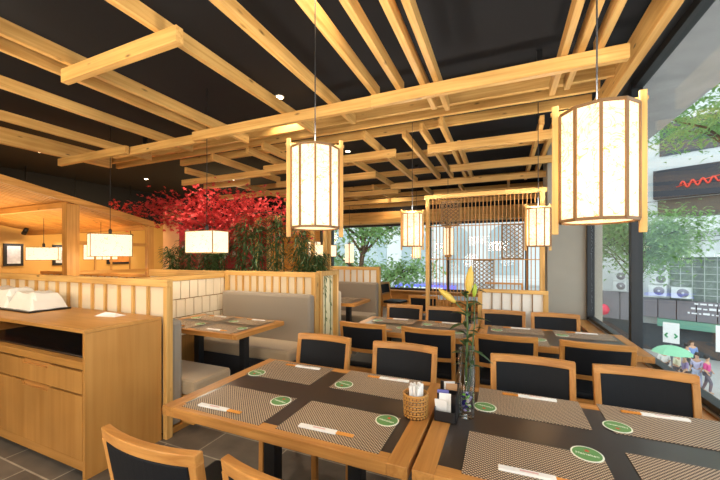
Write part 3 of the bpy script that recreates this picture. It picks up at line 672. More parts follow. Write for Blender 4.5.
def bamboo(x, y, h, label, seed):
    random.seed(seed); t = thing('bamboo_plant', label, 'plant', (x, y, 1.17), 0, 'bamboo along the planter')
    sm = MB(); lf = MB()
    for k in range(5):
        a = random.uniform(0, 6.28); bx_, by_ = random.uniform(-0.07, 0.07), random.uniform(-0.06, 0.06); tip = Vector((bx_+random.uniform(-.12, .12), by_+random.uniform(-.06, .06), h*random.uniform(0.7, 1.0)))
        base = Vector((bx_, by_, 0)); sm.tube([base, base.lerp(tip, 0.5)+Vector((0.01, 0, 0)), tip], [0.008, 0.006, 0.003], 6)
        for j in range(130):
            u = random.uniform(0.08, 1.0); pnt = base.lerp(tip, u); az = random.uniform(0, 6.28); off = random.uniform(0.0, 0.13)
            q = pnt+Vector((math.cos(az)*off, math.sin(az)*off*0.7, random.uniform(-0.02, 0.05)))
            vs, fs = leaf(random.uniform(0.06, 0.12), 0.016, q, az+random.uniform(-.6, .6), random.uniform(-0.5, 0.4), random.uniform(0.2, 0.6), 4); lf.add(vs, fs, True)
    build('stem', sm, stem_green, t); build('foliage', lf, leaf_green, t)
for i, (x, h, lb) in enumerate(((-4.95, 0.5, 'lowest bamboo at the amber room end of the planter'), (-4.6, 0.62, 'bamboo in the planter before the peach board'), (-4.25, 0.6, 'bamboo under the red maple, behind the booth lantern'),
        (-3.9, 0.72, 'bamboo in the middle of the planter beneath red leaves'), (-3.55, 0.95, 'bamboo in the planter just before the wooden slat screen'), (-3.2, 1.0, 'tallest bamboo in the planter before the slat screen'),
        (-2.85, 0.92, 'bamboo in the planter behind the tall lantern'), (-2.5, 0.68, 'bamboo in the planter next to the last one'), (-2.25, 0.36, 'short bamboo at the aisle end of the planter'))):
    bamboo(x, 3.8+0.03*(-1)**i, h, lb, 20+i)

# red maple
def maple():
    random.seed(77); t = thing('red_maple', 'spreading red leaved maple rising behind the bamboo planter', 'tree', (-4.4, 4.2, 0))
    tr = MB(); lf = MB(); o = Vector((-4.4, 4.2, 0)); tips = []
    tr.tube([(0, 0, 0), (0.03, 0, 0.8), (-0.04, 0, 1.5), (0, 0, 1.9)], [0.06, 0.05, 0.045, 0.035], 8)
    for (ex, ez, ey) in ((-2.1, 2.28, -0.3), (-1.6, 2.42, 0.0), (-1.0, 2.4, -0.2), (-0.5, 2.5, 0.1), (0.0, 2.45, -0.2), (0.5, 2.35, 0), (1.0, 2.25, -0.2), (1.5, 2.12, -0.25), (2.0, 1.95, -0.3), (0.6, 2.0, -0.1), (-0.3, 2.1, -0.3), (1.3, 1.85, 0)):
        s_ = Vector((0, 0, random.uniform(1.4, 1.85))); e = Vector((ex, ey, ez)); mid = s_.lerp(e, 0.5)+Vector((0, 0, 0.12)); tr.tube([s_, mid, e], [0.022, 0.014, 0.005], 6)
        for j in range(300):
            u = random.uniform(0.35, 1.06); c_ = (s_.lerp(mid, u*2) if u < 0.5 else mid.lerp(e, u*2-1)) + Vector((random.gauss(0, .17), random.gauss(0, .12), random.gauss(0, .12)))
            sz = random.uniform(0.028, 0.05); rot = Euler((random.uniform(-.9, .9), random.uniform(-.9, .9), random.uniform(0, 6.28))).to_matrix(); vs = []
            for k in range(10): a = 2*PI*k/10; rr = sz*(1 if k % 2 == 0 else 0.42)*(0.7 if k == 5 else 1); vs.append(c_+rot @ Vector((rr*math.cos(a), rr*math.sin(a), 0.2*rr*(k % 2))))
            lf.add(vs, [tuple(range(10))])
    build('trunk', tr, bark, t); build('foliage', lf, maple_red, t)
maple()
# boards behind the planter
o = build('peach_board', MB().box(-6.1, -5.66, 4.48, 4.53, 1.0, 2.45), mat('peach_paint', (226, 178, 132), 0.7), free=False); tag(o, 'plain peach board standing before the amber room behind the maple', 'board')
t = thing('mural_board', 'red mural board with white round blossoms half hidden behind bamboo', 'mural', (-4.6, 4.5, 0))
build('board', MB().box(-5.655, -3.55, 4.48, 4.52, 0, 2.1), mat('mural_red', (200, 44, 66), 0.6, noise=0.2, scale=5), t, world=True)
mu = MB(); random.seed(2)
for k in range(26):
    x, z, r_ = random.uniform(-5.6, -3.65), random.uniform(1.25, 2.05), random.uniform(0.025, 0.06)
    mu.add([(x+r_*math.cos(a*PI/8), 4.478, z+r_*math.sin(a*PI/8)) for a in range(16)], [tuple(range(16))])
build('blossom', mu, mat('mural_white', (232, 222, 226), 0.6), t, world=True)
o = thing('slat_screen', 'open wooden slat screen standing behind the bamboo by the tall lantern', 'screen', (-2.9, 4.3, 0))
for x in (-3.5, -3.28, -3.05, -2.72, -2.5, -2.3): build('slat', MB().box(x-0.022, x+0.022, 4.1, 4.15, 1.2, 2.0), pine['z'], o, 0.002, world=True)
build('rail', MB().box(-3.53, -2.27, 4.095, 4.155, 2.0, 2.06).box(-3.53, -2.27, 4.095, 4.155, 1.14, 1.2), pine['x'], o, 0.002, world=True)
build('foot', MB().box(-3.53, -3.45, 4.1, 4.15, 0, 1.14), pine['z'], o, 0.002, world=True)
build('foot', MB().box(-2.35, -2.27, 4.205, 4.25, 1.2, 1.9).box(-3.53, -3.5, 4.15, 4.2, 0.9, 1.0), pine['z'], o, 0.002, world=True)

# ---------------------------------------------------------------- slatted tall screen
SY = 4.26
t = thing('slatted_screen', 'tall open screen of thin wooden slats behind the second row', 'screen', (-0.23, SY, 0))
x0, x1 = -0.905, 0.43
for xx, w_ in ((x0, 0.045), (x1-0.05, 0.05)): build('post', MB().box(xx, xx+w_, SY-0.03, SY+0.03, 0, 2.18), pine['z'], t, 0.003, world=True)
build('top_rail', MB().box(x0-0.02, x1+0.02, SY-0.03, SY+0.03, 2.18, 2.23), pine['x'], t, 0.003, world=True)
build('bottom_rail', MB().box(x0+0.045, x1-0.05, SY-0.02, SY+0.02, 0.1, 0.15), pine['x'], t, 0.003, world=True)
zr1, zr2 = 1.83, 1.42
for z in (zr1, zr2, 0.75): build('rail', MB().box(x0+0.045, x1-0.05, SY-0.013, SY-0.006, z-0.005, z+0.005), oak['x'], t, world=True)
n = 29
for k in range(1, n):
    x = x0+0.045+(x1-x0-0.095)*k/n; build('slat', MB().box(x-0.0045, x+0.0045, SY-0.005, SY+0.01, 0.15, 2.18), oak['z'], t, world=True)
def lattice(xa, xb, za, zb):
    m2 = MB(); m2.box(xa, xb, SY-0.025, SY-0.012, za, za+0.014).box(xa, xb, SY-0.025, SY-0.012, zb-0.014, zb).box(xa, xa+0.012, SY-0.025, SY-0.012, za, zb).box(xb-0.012, xb, SY-0.025, SY-0.012, za, zb)
    s_ = 0.058; w_, h_ = xb-xa, zb-za
    for sgn in (1, -1):
        c = -h_ 
        while c < w_+h_:
            # line x = xa + c + sgn*... clipped
            pts = []
            for z_ in (0, h_):
                xx = c + (z_ if sgn > 0 else h_-z_)*1.25; pts.append((xx, z_))
            (xa0, z_0), (xb0, z_1) = pts
            # clip to 0..w
            def clip(p0, p1):
                t0, t1 = 0.0, 1.0; dx = p1[0]-p0[0]
                if abs(dx) < 1e-9: return None
                ta, tb = (0-p0[0])/dx, (w_-p0[0])/dx
                if ta > tb: ta, tb = tb, ta
                t0, t1 = max(0, ta), min(1, tb)
                if t1-t0 < 0.02: return None
                return [(p0[0]+dx*q, p0[1]+(p1[1]-p0[1])*q) for q in (t0, t1)]
            r_ = clip(*pts)
            if r_: m2.bar((xa+r_[0][0], SY-0.018+0.002*sgn, za+r_[0][1]), (xa+r_[1][0], SY-0.018+0.002*sgn, za+r_[1][1]), 0.009, 0.009, (0, 1, 0))
            c += s_
    build('lattice_panel', m2, brown_line, t, world=True)
lattice(-0.71, -0.49, 1.835, 2.14); lattice(-0.02, 0.22, 1.425, 1.83); lattice(-0.33, -0.1, 1.05, 1.415)
build('small_rail', MB().box(-0.2, 0.21, SY-0.03, SY-0.013, 1.13, 1.15).box(0.19, 0.21, SY-0.03, SY-0.013, 1.07, 1.13), oak['x'], t, world=True)
t = thing('panel_divider', 'low wooden divider with white paper panels before the slatted screen', 'partition', (0.09, 4.12, 0))
build('top_rail', MB().box(-0.27, 0.45, 4.1, 4.16, 1.04, 1.08), pine['x'], t, 0.003, world=True)
for x in (-0.27, 0.4): build('post', MB().box(x, x+0.05, 4.1, 4.16, 0, 1.04), pine['z'], t, 0.003, world=True)
build('panel', MB().box(-0.22, 0.4, 4.125, 4.14, 0.3, 1.04), white_panel, t, world=True)
for k in range(1, 6): x = -0.22+0.62*k/6; build('slat', MB().box(x-0.005, x+0.005, 4.112, 4.124, 0.3, 1.04), brown_line, t, world=True)

# ---------------------------------------------------------------- counter
t = thing('service_counter', 'oak veneer service counter with open shelf, drawer and cupboard door', 'counter', (-3.6, 1.55, 0))
cx0, cx1, cy0, cy1 = -4.95, -2.495, 1.29, 1.82
build('worktop', MB().box(cx0, cx1, cy0-0.005, cy1, 0.955, 0.98), veneer_top, t, 0.002, world=True)
build('side_panel', MB().box(cx1-0.025, cx1, cy0, cy1, 0, 0.954), veneer, t, 0.001, world=True)
build('side_panel', MB().box(cx0, cx0+0.025, cy0, cy1, 0, 0.954), veneer, t, 0.001, world=True)
build('carcass', MB().box(cx0+0.026, cx1-0.026, cy0+0.03, cy1-0.02, 0.09, 0.70).box(cx0+0.026, cx1-0.026, cy1-0.02, cy1, 0.70, 0.954), mat('carcass_dark', (48, 38, 30), 0.6), t, world=True)
build('shelf_board', MB().box(cx0+0.026, cx1-0.026, cy0, cy0+0.029, 0.715, 0.765).box(cx0+0.026, cx1-0.026, cy0+0.03, cy1-0.021, 0.735, 0.755), veneer_top, t, 0.001, world=True)
build('kickboard', MB().box(cx0+0.026, cx1-0.026, cy0+0.05, cy0+0.07, 0, 0.06), bench_base, t, world=True)
build('base_board', MB().box(cx0+0.026, cx1-0.026, cy0+0.004, cy0+0.03, 0.05, 0.115), veneer_top, t, 0.001, world=True)
def front(name, xa, xb, z0, z1):
    c_ = (xa+xb)/2; hw = 0.19; dz = 0.028; y0, y1 = cy0, cy0+0.022
    p_ = [(xa, z0), (xb, z0), (xb, z1), (c_+hw, z1), (c_+hw-0.02, z1-dz), (c_-hw+0.02, z1-dz), (c_-hw, z1), (xa, z1)]
    m2 = MB(); n_ = len(p_); m2.add([(x, y0, z) for x, z in p_]+[(x, y1, z) for x, z in p_], [tuple(range(n_)), tuple(range(n_, 2*n_))[::-1]]+[(i, n_+i, n_+(i+1) % n_, (i+1) % n_) for i in range(n_)])
    return build(name, m2, veneer, t, 0.0, world=True)
for xa, xb in ((-3.69, -2.525), (-4.92, -3.7)):
    d_ = front('drawer', xa, xb, 0.555, 0.70)
    build('finger_pull', MB().box((xa+xb)/2-0.18, (xa+xb)/2+0.18, cy0+0.018, cy0+0.03, 0.665, 0.699), oak['x'], d_, world=True)
    d_ = front('door', xa, xb, 0.12, 0.54)
    build('finger_pull', MB().box((xa+xb)/2-0.18, (xa+xb)/2+0.18, cy0+0.018, cy0+0.03, 0.505, 0.539), oak['x'], d_, world=True)
# shelf contents
o = build('tray_stack', MB().box(-4.3, -2.6, 1.36, 1.76, 0.756, 0.772), mat('smoked_plastic', (34, 32, 34), 0.15), bevel=0.006); tag(o, 'black serving trays inside the counter open shelf', 'tray')
# covered trays on the counter
t = thing('napkin_tray', 'white cloth covered box on a flat black tray on the counter', 'tray', (-4.05, 1.6, 0.9805))
build('tray_base', MB().box(-0.62, 0.42, -0.13, 0.17, 0, 0.014), black_plastic, t, 0.004)
def cloth(x0_, x1_, y0_, y1_, h_, tx, seed):
    random.seed(seed); nx, ny = 18, 10; vs = []; m2 = MB()
    for j in range(ny+1):
        for i in range(nx+1):
            u, v = i/nx, j/ny; x = x0_+(x1_-x0_)*u; y = y0_+(y1_-y0_)*v
            e = min(min(u, 1-u)*9.0, min(v, 1-v)*6, 1); z = 0.0145+h_*(e**0.8)*(1-0.12*abs(math.sin(u*5+v*2+seed)))+random.uniform(0, 0.004)
            vs.append((x, y, z))
    fs = [(j*(nx+1)+i, j*(nx+1)+i+1, (j+1)*(nx+1)+i+1, (j+1)*(nx+1)+i) for j in range(ny) for i in range(nx)]
    m2.add(vs, fs, False); return m2
build('cloth_cover', cloth(-0.6, -0.02, -0.11, 0.15, 0.17, 0, 1), white_plastic, t); build('cloth_cover', cloth(0.0, 0.4, -0.11, 0.15, 0.15, 0, 5), white_plastic, t)
t = thing('folded_napkin', 'small folded white napkin on the counter corner near the half wall', 'napkin', (-2.9, 1.68, 0.9805), R(12))
m2 = MB(); m2.add([(-0.11, -0.045, 0.0), (0.09, -0.05, 0.0), (0.11, 0.04, 0.0), (-0.09, 0.05, 0), (-0.04, -0.01, 0.03), (0.05, 0.0, 0.022)], [(0, 1, 5, 4), (1, 2, 5), (2, 3, 4, 5), (3, 0, 4), (3, 2, 1, 0)])
build('fold', m2, white_paper, t)

# ---------------------------------------------------------------- timber pavilion and the amber room
t = thing('timber_pavilion', 'pine pavilion with sloping slatted roof in the amber room', 'pavilion', (-7.2, 2.7, 0))
def cz(y): return 2.41-0.205*(y-1.967)
ya, yb2 = 0.3, 3.86
def slope(xa, xb, dz, h_, name, m_):
    m2 = MB(); za, zb_ = cz(ya)+dz, cz(yb2)+dz
    vs = [(xa, ya, za-h_), (xb, ya, za-h_), (xb, yb2, zb_-h_), (xa, yb2, zb_-h_), (xa, ya, za), (xb, ya, za), (xb, yb2, zb_), (xa, yb2, zb_)]
    m2.add(vs, [(3, 2, 1, 0), (4, 5, 6, 7), (0, 1, 5, 4), (1, 2, 6, 5), (2, 3, 7, 6), (3, 0, 4, 7)]); build(name, m2, m_, t, 0.0, world=True)
slope(-5.53, -5.47, 0.02, 0.09, 'edge_beam', amber_wood['y'])
x = -5.62
while x > -9.4: slope(x-0.026, x+0.026, 0.0, 0.04, 'slat', amber_wood['y']); x -= 0.095
for y in (2.69, 3.80): build('cross_beam', MB().box(-9.4, -5.58, y-0.03, y+0.03, cz(y)-0.13, cz(y)-0.045), amber_wood['x'], t, 0.003, world=True)
build('post', MB().box(-5.58, -5.46, 2.61, 2.76, 0, cz(2.76)-0.071), amber_wood['z'], t, 0.004, world=True)
build('post', MB().box(-5.55, -5.47, 3.75, 3.85, 0, cz(3.86)-0.071), amber_wood['z'], t, 0.004, world=True)
for z in (1.2, 1.62): build('side_rail', MB().box(-5.53, -5.49, 2.76, 3.75, z, z+0.05), amber_wood['y'], t, 0.002, world=True)
for y in (2.98, 3.2, 3.48): build('side_bar', MB().box(-5.52, -5.5, y-0.01, y+0.01, 1.25, 1.62), amber_wood['z'], t, world=True)
random.seed(3)
for i, (ya_, yb_, c_, lb) in enumerate(((3.44, 3.75, (230, 220, 236), 'pale print in black frame, first picture furthest into the amber room'), (4.26, 4.66, (205, 210, 235), 'blue white print in black frame, middle picture on the amber wall'), (5.4, 6.0, (228, 130, 60), 'orange print in black frame behind the wide box lantern'))):
    t = thing('wall_picture', lb, 'picture', (-9.5, (ya_+yb_)/2, 1.25))
    fr_ = build('frame', MB().box(-9.499, -9.46, ya_, yb_, 1.25, 1.72), iron, t, 0.003, world=True)
    build('print', MB().box(-9.46, -9.457, ya_+0.05, yb_-0.05, 1.3, 1.67), mat('print_%s' % 'abc'[i], c_, 0.6, noise=0.7, scale=9), fr_, world=True)
    yc = (ya_+yb_)/2
    s = thing('spotlight', ('black ceiling hung spotlight aimed at the '+('first', 'middle', 'orange')[i]+' picture'), 'spotlight', (-9.0, yc, 1.95))
    build('arm', MB().tube([(0, 0, 0.05), (0, 0, CZ-1.95)], 0.008, 6), iron, s)
    build('head', MB().tube([(0.05, 0, 0.07), (-0.06, 0, -0.03)], [0.035, 0.045], 12), iron, s)
    light('picture_light', 'SPOT', (-9.08, yc, 1.9), 14, (1, 0.9, 0.8), 0.03, rot=(0, R(38), 0), spot=80)

# ---------------------------------------------------------------- the street outside
GZ = -5.0
struct('ground_street', MB().box(-40, 60, 9.6, 90, GZ-0.2, GZ).box(2.2, 60, -20, 9.6, GZ-0.2, GZ), mat('paving', (176, 176, 172), 0.8, noise=0.12, scale=1.5))
def bld(name, label, origin, ang): return thing(name, label, 'building', origin, ang)
# facade opposite the near window. local x runs along the facade, local -y faces the restaurant
th = math.atan2(0.485, -0.875)+PI
F = bld('street_building', 'pale building across the street with dark sign band and air conditioners', (10.7, 28.5, GZ), th)
fw_white = mat('facade_white', (200, 204, 202), 0.8, noise=0.06, scale=0.6); fw_grey = mat('facade_grey', (122, 120, 126), 0.7, noise=0.12, scale=1)
dark_glass = mat('dark_shop_glass', (62, 68, 74), 0.25, noise=0.3, scale=1.2); sign_black = mat('sign_black', (44, 44, 50), 0.5, noise=0.1, scale=1)
green_awn = mat('green_fascia', (110, 160, 140), 0.7); brownish = mat('brown_interior', (96, 88, 78), 0.7, noise=0.3, scale=1)
def FB(name, x0_, x1_, z0_, z1_, y0_, y1_, m_, bev=0): return build(name, MB().box(x0_, x1_, y0_, y1_, z0_-GZ, z1_-GZ), m_, F, bev)
FB('wall', -14, 14, GZ, 13, 0, 4, fw_white)
FB('sign_band', -1.25, 14, 5.3, 7.2, -0.5, -0.01, sign_black)
FB('window_strip', -1.1, 14, 4.0, 5.25, -0.05, -0.01, brownish)
FB('ledge', -2.6, 14, 3.0, 3.9, -0.8, -0.01, fw_white)
FB('mesh_front', -0.5, 14, -1.5, 1.4, -0.2, -0.01, mat('mesh_grey', (112, 122, 116), 0.6, noise=0.6, scale=3.5))
mf = MB()
for k in range(26): mf.box(-0.5+k*0.55, -0.46+k*0.55, -0.26, -0.201, -1.5-GZ, 1.4-GZ)
for k in range(7): mf.box(-0.5, 14, -0.26, -0.201, -1.5-GZ+k*0.45, -1.46-GZ+k*0.45)
build('grille', mf, mat('grille_white', (176, 182, 178), 0.6), F)
FB('ledge', -0.6, 14, 1.401, 1.75, -0.9, -0.01, fw_white); FB('upper_window', -1.0, 4.5, 8.2, 10.4, -0.05, -0.01, dark_glass); FB('upper_window', 5.5, 12, 8.2, 10.4, -0.05, -0.01, dark_glass)
FB('side_window', -6.5, -2.2, 2.2, 4.6, -0.05, -0.01, dark_glass); FB('side_window', -6.5, -2.2, 6.0, 8.6, -0.05, -0.01, dark_glass)
for zc in (2.35, 2.6, 5.0): build('cable', MB().tube([(-8, -1.2, zc-GZ+0.3), (0, -1.2, zc-GZ), (14, -1.2, zc-GZ+0.5)], 0.02, 5), sign_black, F)
for k in range(8): FB('grey_panel', -1.9+k*0.92, -1.02+k*0.92, -2.68, -1.42, -0.55, -0.01, fw_grey, 0.02)
for k in range(8): FB('grey_panel', -10.4+k*1.05, -9.4+k*1.05, -3.1, -1.15, -0.55, -0.01, fw_grey, 0.02)
FB('green_fascia', -1.0, 14, -3.2, -2.7, -0.7, -0.01, green_awn); FB('shopfront', -1.9, 14, GZ, -3.21, -0.1, -0.01, dark_glass)
FB('shopfront', -13.5, -2.1, GZ, -3.15, -0.1, -0.01, dark_glass)
wt = mat('sign_white_text', (236, 236, 236), 0.5); random.seed(11)
tx = MB()
for row in range(3):
    x = 0.75-row*0.15
    while x < 4.5: w_ = random.uniform(0.08, 0.3); tx.box(x, x+w_, -0.575, -0.551, -1.6-row*0.3-GZ, -1.5-row*0.3-GZ+random.uniform(-0.04, 0.04)); x += w_+0.08
build('white_lettering', tx, wt, F)
sg = MB(); pts = []
for k in range(60): u = k/59; pts.append((0.1+u*3.2, -0.53, 6.05+0.42*u*0.6+0.22*math.sin(u*44)*(1-0.4*u)-GZ))
sg.tube(pts, 0.055, 6); sg.tube([(-0.1, -0.53, 5.95-GZ), (3.6, -0.53, 6.75-GZ)], 0.03, 6)
build('red_script', sg, mat('sign_red', (220, 70, 50), 0.5), F)
def ac(x, z, lb, w_=0.85, h_=0.62):
    a = F.rotation_euler.z; q = F.location+Vector((x*math.cos(a)+0.75*math.sin(a), x*math.sin(a)-0.75*math.cos(a), 0)); t = thing('air_conditioner', lb, 'air conditioner', (q.x, q.y, z), a, 'outdoor units on the pale building')
    build('casing', MB().box(-w_/2, w_/2, -0.2, 0.14, 0, h_), fw_white, t, 0.02); build('fan_grille', MB().tube([(0.08, -0.205, h_/2), (0.08, -0.215, h_/2)], h_*0.4, 20), fw_grey, t)
    build('fan_hub', MB().tube([(0.08, -0.22, h_/2), (0.08, -0.215, h_/2)], h_*0.1, 12), fw_white, t)
ac(-0.85, 0.29, 'outdoor cooling unit, topmost of the stack on the pale building'); ac(-0.85, -0.38, 'outdoor cooling unit, second down in the building stack'); ac(-0.95, -1.19, 'outdoor cooling unit below the stack, on the grey panels', 0.9, 0.7)
ac(0.2, -1.25, 'wide outdoor cooling unit standing beside the stack', 0.95, 0.7)
ac(-3.0, -0.3, 'outdoor cooling unit between window mullion and pillar, upper', 0.75, 0.65); ac(-3.0, -1.0, 'outdoor cooling unit between window mullion and pillar, lower', 0.75, 0.65)
t = thing('street_poster', 'white street poster board with two green arrows', 'poster', (0, 0, 0), th)
a = th; q = Vector((10.7, 28.5, GZ))+Vector((-0.04*math.cos(a)+2.4*math.sin(a), -0.04*math.sin(a)-2.4*math.cos(a), 0)); t.location = q
build('board', MB().box(-0.38, 0.38, 0, 0.05, 1.1, 2.35), white_paper, t, 0.01); build('pole', MB().box(-0.04, 0.04, 0.05, 0.12, 0, 2.2), fw_grey, t)
ar = MB()
for s in (-1, 1):
    ar.obox((s*0.18+s*0.04, -0.012, 1.62), (0.2, 0.02, 0.08), (0, s*R(50), 0)); ar.obox((s*0.18+s*0.04, -0.012, 1.5), (0.2, 0.02, 0.08), (0, -s*R(50), 0))
build('green_arrows', ar, mat('arrow_green', (30, 150, 90), 0.5), t)
q2 = Vector((10.7, 28.5, GZ))+Vector((2.35*math.cos(a)+2.4*math.sin(a), 2.35*math.sin(a)-2.4*math.cos(a), 0))
t = thing('street_poster', 'plain white poster board cut off by the photo edge', 'poster', q2, th)
build('board', MB().box(-0.5, 0.5, 0, 0.05, 1.0, 2.5), white_paper, t, 0.01); build('pole', MB().box(-0.04, 0.04, 0.05, 0.12, 0, 2.2), fw_grey, t)
o = build('red_balloon_lamp', MB().lathe([(0.0, -0.4), (0.25, -0.3), (0.38, 0), (0.25, 0.3), (0, 0.4)], 14, (0, 0, 0)), mat('lamp_pink_red', (230, 40, 80), 0.5), free=True)
q3 = Vector((10.7, 28.5, -2.44))+Vector((-3.9*math.cos(a)+1.1*math.sin(a), -3.9*math.sin(a)-1.1*math.cos(a), 0)); o.location = q3; tag(o, 'round pink red lamp hung on the far facade beside the mullion', 'lamp')

# building beyond the far window
G = bld('arcade_building', 'pale arcaded building seen through the far window', (-8, 24, GZ), 0)
build('wall', MB().box(-16, 11.5, 0, 4, 0, 16), fw_white, G)
for k in range(8):
    x = -13+k*3.0; m2 = MB(); pts = [(x-0.9, 5.2), (x+0.9, 5.2)]+[(x+0.9*math.cos(j*PI/10), 7.6+0.9*math.sin(j*PI/10)) for j in range(11)]
    m2.add([(px_, -0.06, pz) for px_, pz in pts]+[(px_, -0.005, pz) for px_, pz in pts], [tuple(range(13)), tuple(range(13, 26))[::-1]]+[(i, (i+1) % 13, 13+(i+1) % 13, 13+i) for i in range(13)]); build('window', m2, mat('arch_glass', (150, 166, 168), 0.3, noise=0.3, scale=1), G)
    build('window', MB().box(x-0.7, x+0.7, -0.06, -0.005, 10, 12), dark_glass, G)
for z in (4.6, 9.2): build('ledge', MB().box(-16, 11.5, -0.4, -0.001, z, z+0.35), fw_white, G, 0.02)
build('shopfront', MB().box(-15, 11, -0.1, -0.001, 0, 3.6), dark_glass, G)
build('lit_sign', MB().box(0.7, 5.0, -0.5, -0.1, 3.95, 4.4), mat('sign_blue', (80, 90, 220), emis=(110, 110, 235), es=1.0), G, 0.02)
build('lit_sign_text', MB().box(1.2, 1.5, -0.53, -0.501, 4.1, 4.3).box(1.9, 4.2, -0.53, -0.501, 4.13, 4.25), wt, G)

# people in the street
skin = mat('skin', (205, 160, 130), 0.6); hair_m = mat('dark_hair', (40, 32, 28), 0.6)
def skinmesh(name, verts, edges, rad, m_, parent, root=0):
    me = bpy.data.meshes.new(name); me.from_pydata(verts, edges, []); me.materials.append(m_); o = bpy.data.objects.new(name, me); COL.objects.link(o); o.parent = parent
    md = o.modifiers.new('skin', 'SKIN'); md.use_smooth_shade = True
    for i, v in enumerate(me.skin_vertices[0].data): r_ = rad[i]; v.radius = (r_, r_) if not isinstance(r_, tuple) else r_; v.use_root = (i == root)
    s_ = o.modifiers.new('sub', 'SUBSURF'); s_.levels = 1; s_.render_levels = 2
    return o
def person(x, y, rz, top_c, leg_c, label, sc_=1.0, step=0.18, umb=None):
    t = thing('person', label, 'person', (x, y, GZ), rz); s = step
    V = [(0, 0, .95), (0, 0, 1.15), (0, 0, 1.38), (0, 0.01, 1.48), (0, 0.02, 1.60), (0, 0.02, 1.70), (.09, 0, .9), (.1, s, .5), (.1, s-0.05, .08), (.1, s+.1, .04), (-.09, 0, .9), (-.1, -s*.3, .5), (-.1, -s, .09), (-.1, -s+.14, .04),
         (.17, 0, 1.38), (.22, -.03, 1.12), (.2, .12, .92), (.2, .18, .86), (-.17, 0, 1.38), (-.22, .03, 1.12), (-.2, .14, .95), (-.2, .2, .9)]
    E_ = [(0, 1), (1, 2), (2, 3), (3, 4), (4, 5), (0, 6), (6, 7), (7, 8), (8, 9), (0, 10), (10, 11), (11, 12), (12, 13), (2, 14), (14, 15), (15, 16), (16, 17), (2, 18), (18, 19), (19, 20), (20, 21)]
    Rr = [.11, .11, .12, .05, .085, .07, .075, .055, .035, .03, .075, .055, .035, .03, .05, .038, .028, .03, .05, .038, .028, .03]
    skinmesh('body', V, E_, Rr, skin, t)
    k = lambda ids: [V[i] for i in ids]
    skinmesh('shirt', k([0, 1, 2, 14, 15, 18, 19]), [(0, 1), (1, 2), (2, 3), (3, 4), (2, 5), (5, 6)], [.135, .13, .145, .066, .052, .066, .052], mat('shirt', top_c, 0.8), t)
    skinmesh('trousers', k([0, 6, 7, 8, 10, 11, 12]), [(0, 1), (1, 2), (2, 3), (0, 4), (4, 5), (5, 6)], [.13, .09, .07, .052, .09, .07, .052], mat('trousers', leg_c, 0.8), t)
    build('hair', MB().lathe([(0.0, 1.78), (0.06, 1.775), (0.098, 1.73), (0.105, 1.66), (0.09, 1.6), (0.0, 1.58)], 12, (0, -0.02, 0)), hair_m, t)
    t.scale = (sc_,)*3
def at_(px, depth):
    l = (px-360)/334; c, s = math.cos(CA), math.sin(CA); return (depth*(l*c-s), depth*(l*s+c))
def umbrella(x, y, z, r_, col, label):
    t = thing('street_umbrella', label, 'umbrella', (x, y, GZ)); m2 = MB(); n = 8
    m2.lathe([(r_, z), (r_*0.75, z+0.22*r_), (r_*0.4, z+0.38*r_), (0.0, z+0.45*r_)], n, smooth=False); build('canopy', m2, mat('umbrella_cloth', col, 0.7), t); build('pole', MB().tube([(0, 0, 0.0), (0, 0, z+0.44*r_)], 0.025, 6), fw_grey, t)
P_ = [(664, 17.2, (230, 230, 226), (60, 60, 66), 'person in white top at the poster foot, under green umbrella edge'), (677, 16.6, (232, 226, 190), (90, 90, 96), 'person in cream top among the street crowd'),
      (685, 16.0, (150, 130, 170), (70, 70, 80), 'person in purple top walking below the green umbrella'), (697, 16.2, (210, 205, 236), (190, 196, 220), 'person in lilac clothes standing before the shopfront'),
      (692, 18.6, (120, 150, 200), (60, 60, 70), 'person in blue shirt close to the shopfront'), (707, 15.8, (214, 80, 140), (110, 100, 110), 'person in magenta coat at the edge of the crowd'), (687, 18.0, (220, 226, 232), (90, 90, 90), 'person in pale grey top behind the crowd')]
for i, (px_, dp, a1, a2, lb) in enumerate(P_):
    x, y = at_(px_, dp); person(x, y, 0.8*i, a1, a2, lb)
x, y = at_(672, 15.8); umbrella(x, y, 1.88, 0.78, (140, 200, 160), 'large pale green umbrella over the street crowd')
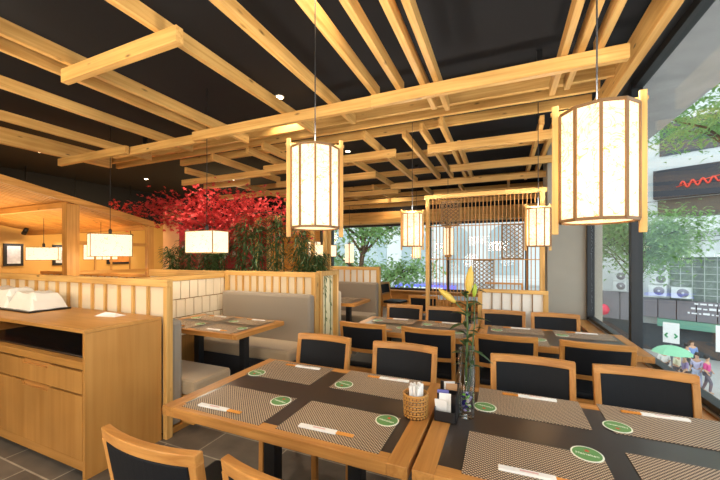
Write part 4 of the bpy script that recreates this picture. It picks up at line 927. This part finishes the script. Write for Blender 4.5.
# street kerb and parked cover
struct('ground_kerb', MB().add([(*at_(640, 14), GZ+0.001), (*at_(760, 12), GZ+0.001), (*at_(760, 13.5), GZ+0.001), (*at_(640, 16), GZ+0.001)], [(0, 1, 2, 3)]), mat('kerb', (120, 122, 126), 0.8))

# street trees
def tree(px, depth, base_r, ht, crown, label, seed, n=2600, ls=0.16, leafm=None, pts=None):
    random.seed(seed); x, y = at_(px, depth); t = thing('street_tree', label, 'tree', (x, y, GZ), 0, 'street trees outside'); tr = MB(); lf = MB()
    tr.tube([(0, 0, 0), (0.1, 0, ht*0.4), (-0.1, 0.1, ht*0.75), (0.05, 0, ht)], [base_r, base_r*.8, base_r*.6, base_r*.3], 8)
    cl = []
    for k in range(crown[3]):
        a = random.uniform(0, 6.28); e = Vector((math.cos(a)*crown[0]*random.uniform(.3, 1), math.sin(a)*crown[0]*random.uniform(.3, 1), crown[1]+random.uniform(-1, 1)*crown[2])); s_ = Vector((0, 0, min(ht, max(1.5, e.z-1.5)))); mid = s_.lerp(e, .55)+Vector((0, 0, .3))
        tr.tube([s_, mid, e], [base_r*.35, base_r*.2, base_r*.07], 5); cl += [mid.lerp(e, q) for q in (0.3, .65, 1)]
    for k in range(n):
        c_ = random.choice(cl)+Vector((random.gauss(0, .5), random.gauss(0, .5), random.gauss(0, .28))); az = random.uniform(0, 6.28)
        vs, fs = leaf(random.uniform(ls*.7, ls*1.3), ls*0.5, c_, az, random.uniform(-.6, .4), 0.3, 3); lf.add(vs, fs)
    build('trunk', tr, bark, t); build('foliage', lf, leafm or street_leaf, t)
tree(760, 8.0, 0.16, 8.6, (3.4, 10.0, 1.1, 14), 'street tree whose leafy branches hang over the near window top', 5, 5200, 0.16)
tree(634, 14.0, 0.10, 6.2, (2.3, 7.3, 1.0, 20), 'street tree outside between the pillar and window mullion', 6, 6500, 0.2)
tree(362, 14.5, 0.2, 7.5, (3.4, 7.6, 2.2, 22), 'street tree outside the far window with forked trunk', 9, 6500, 0.24)
#tree(500, 17, 0.2, 7.0, (2.6, 8.6, 1.6, 12), 'street tree behind the slatted screen outside', 14, 2000, 0.2)
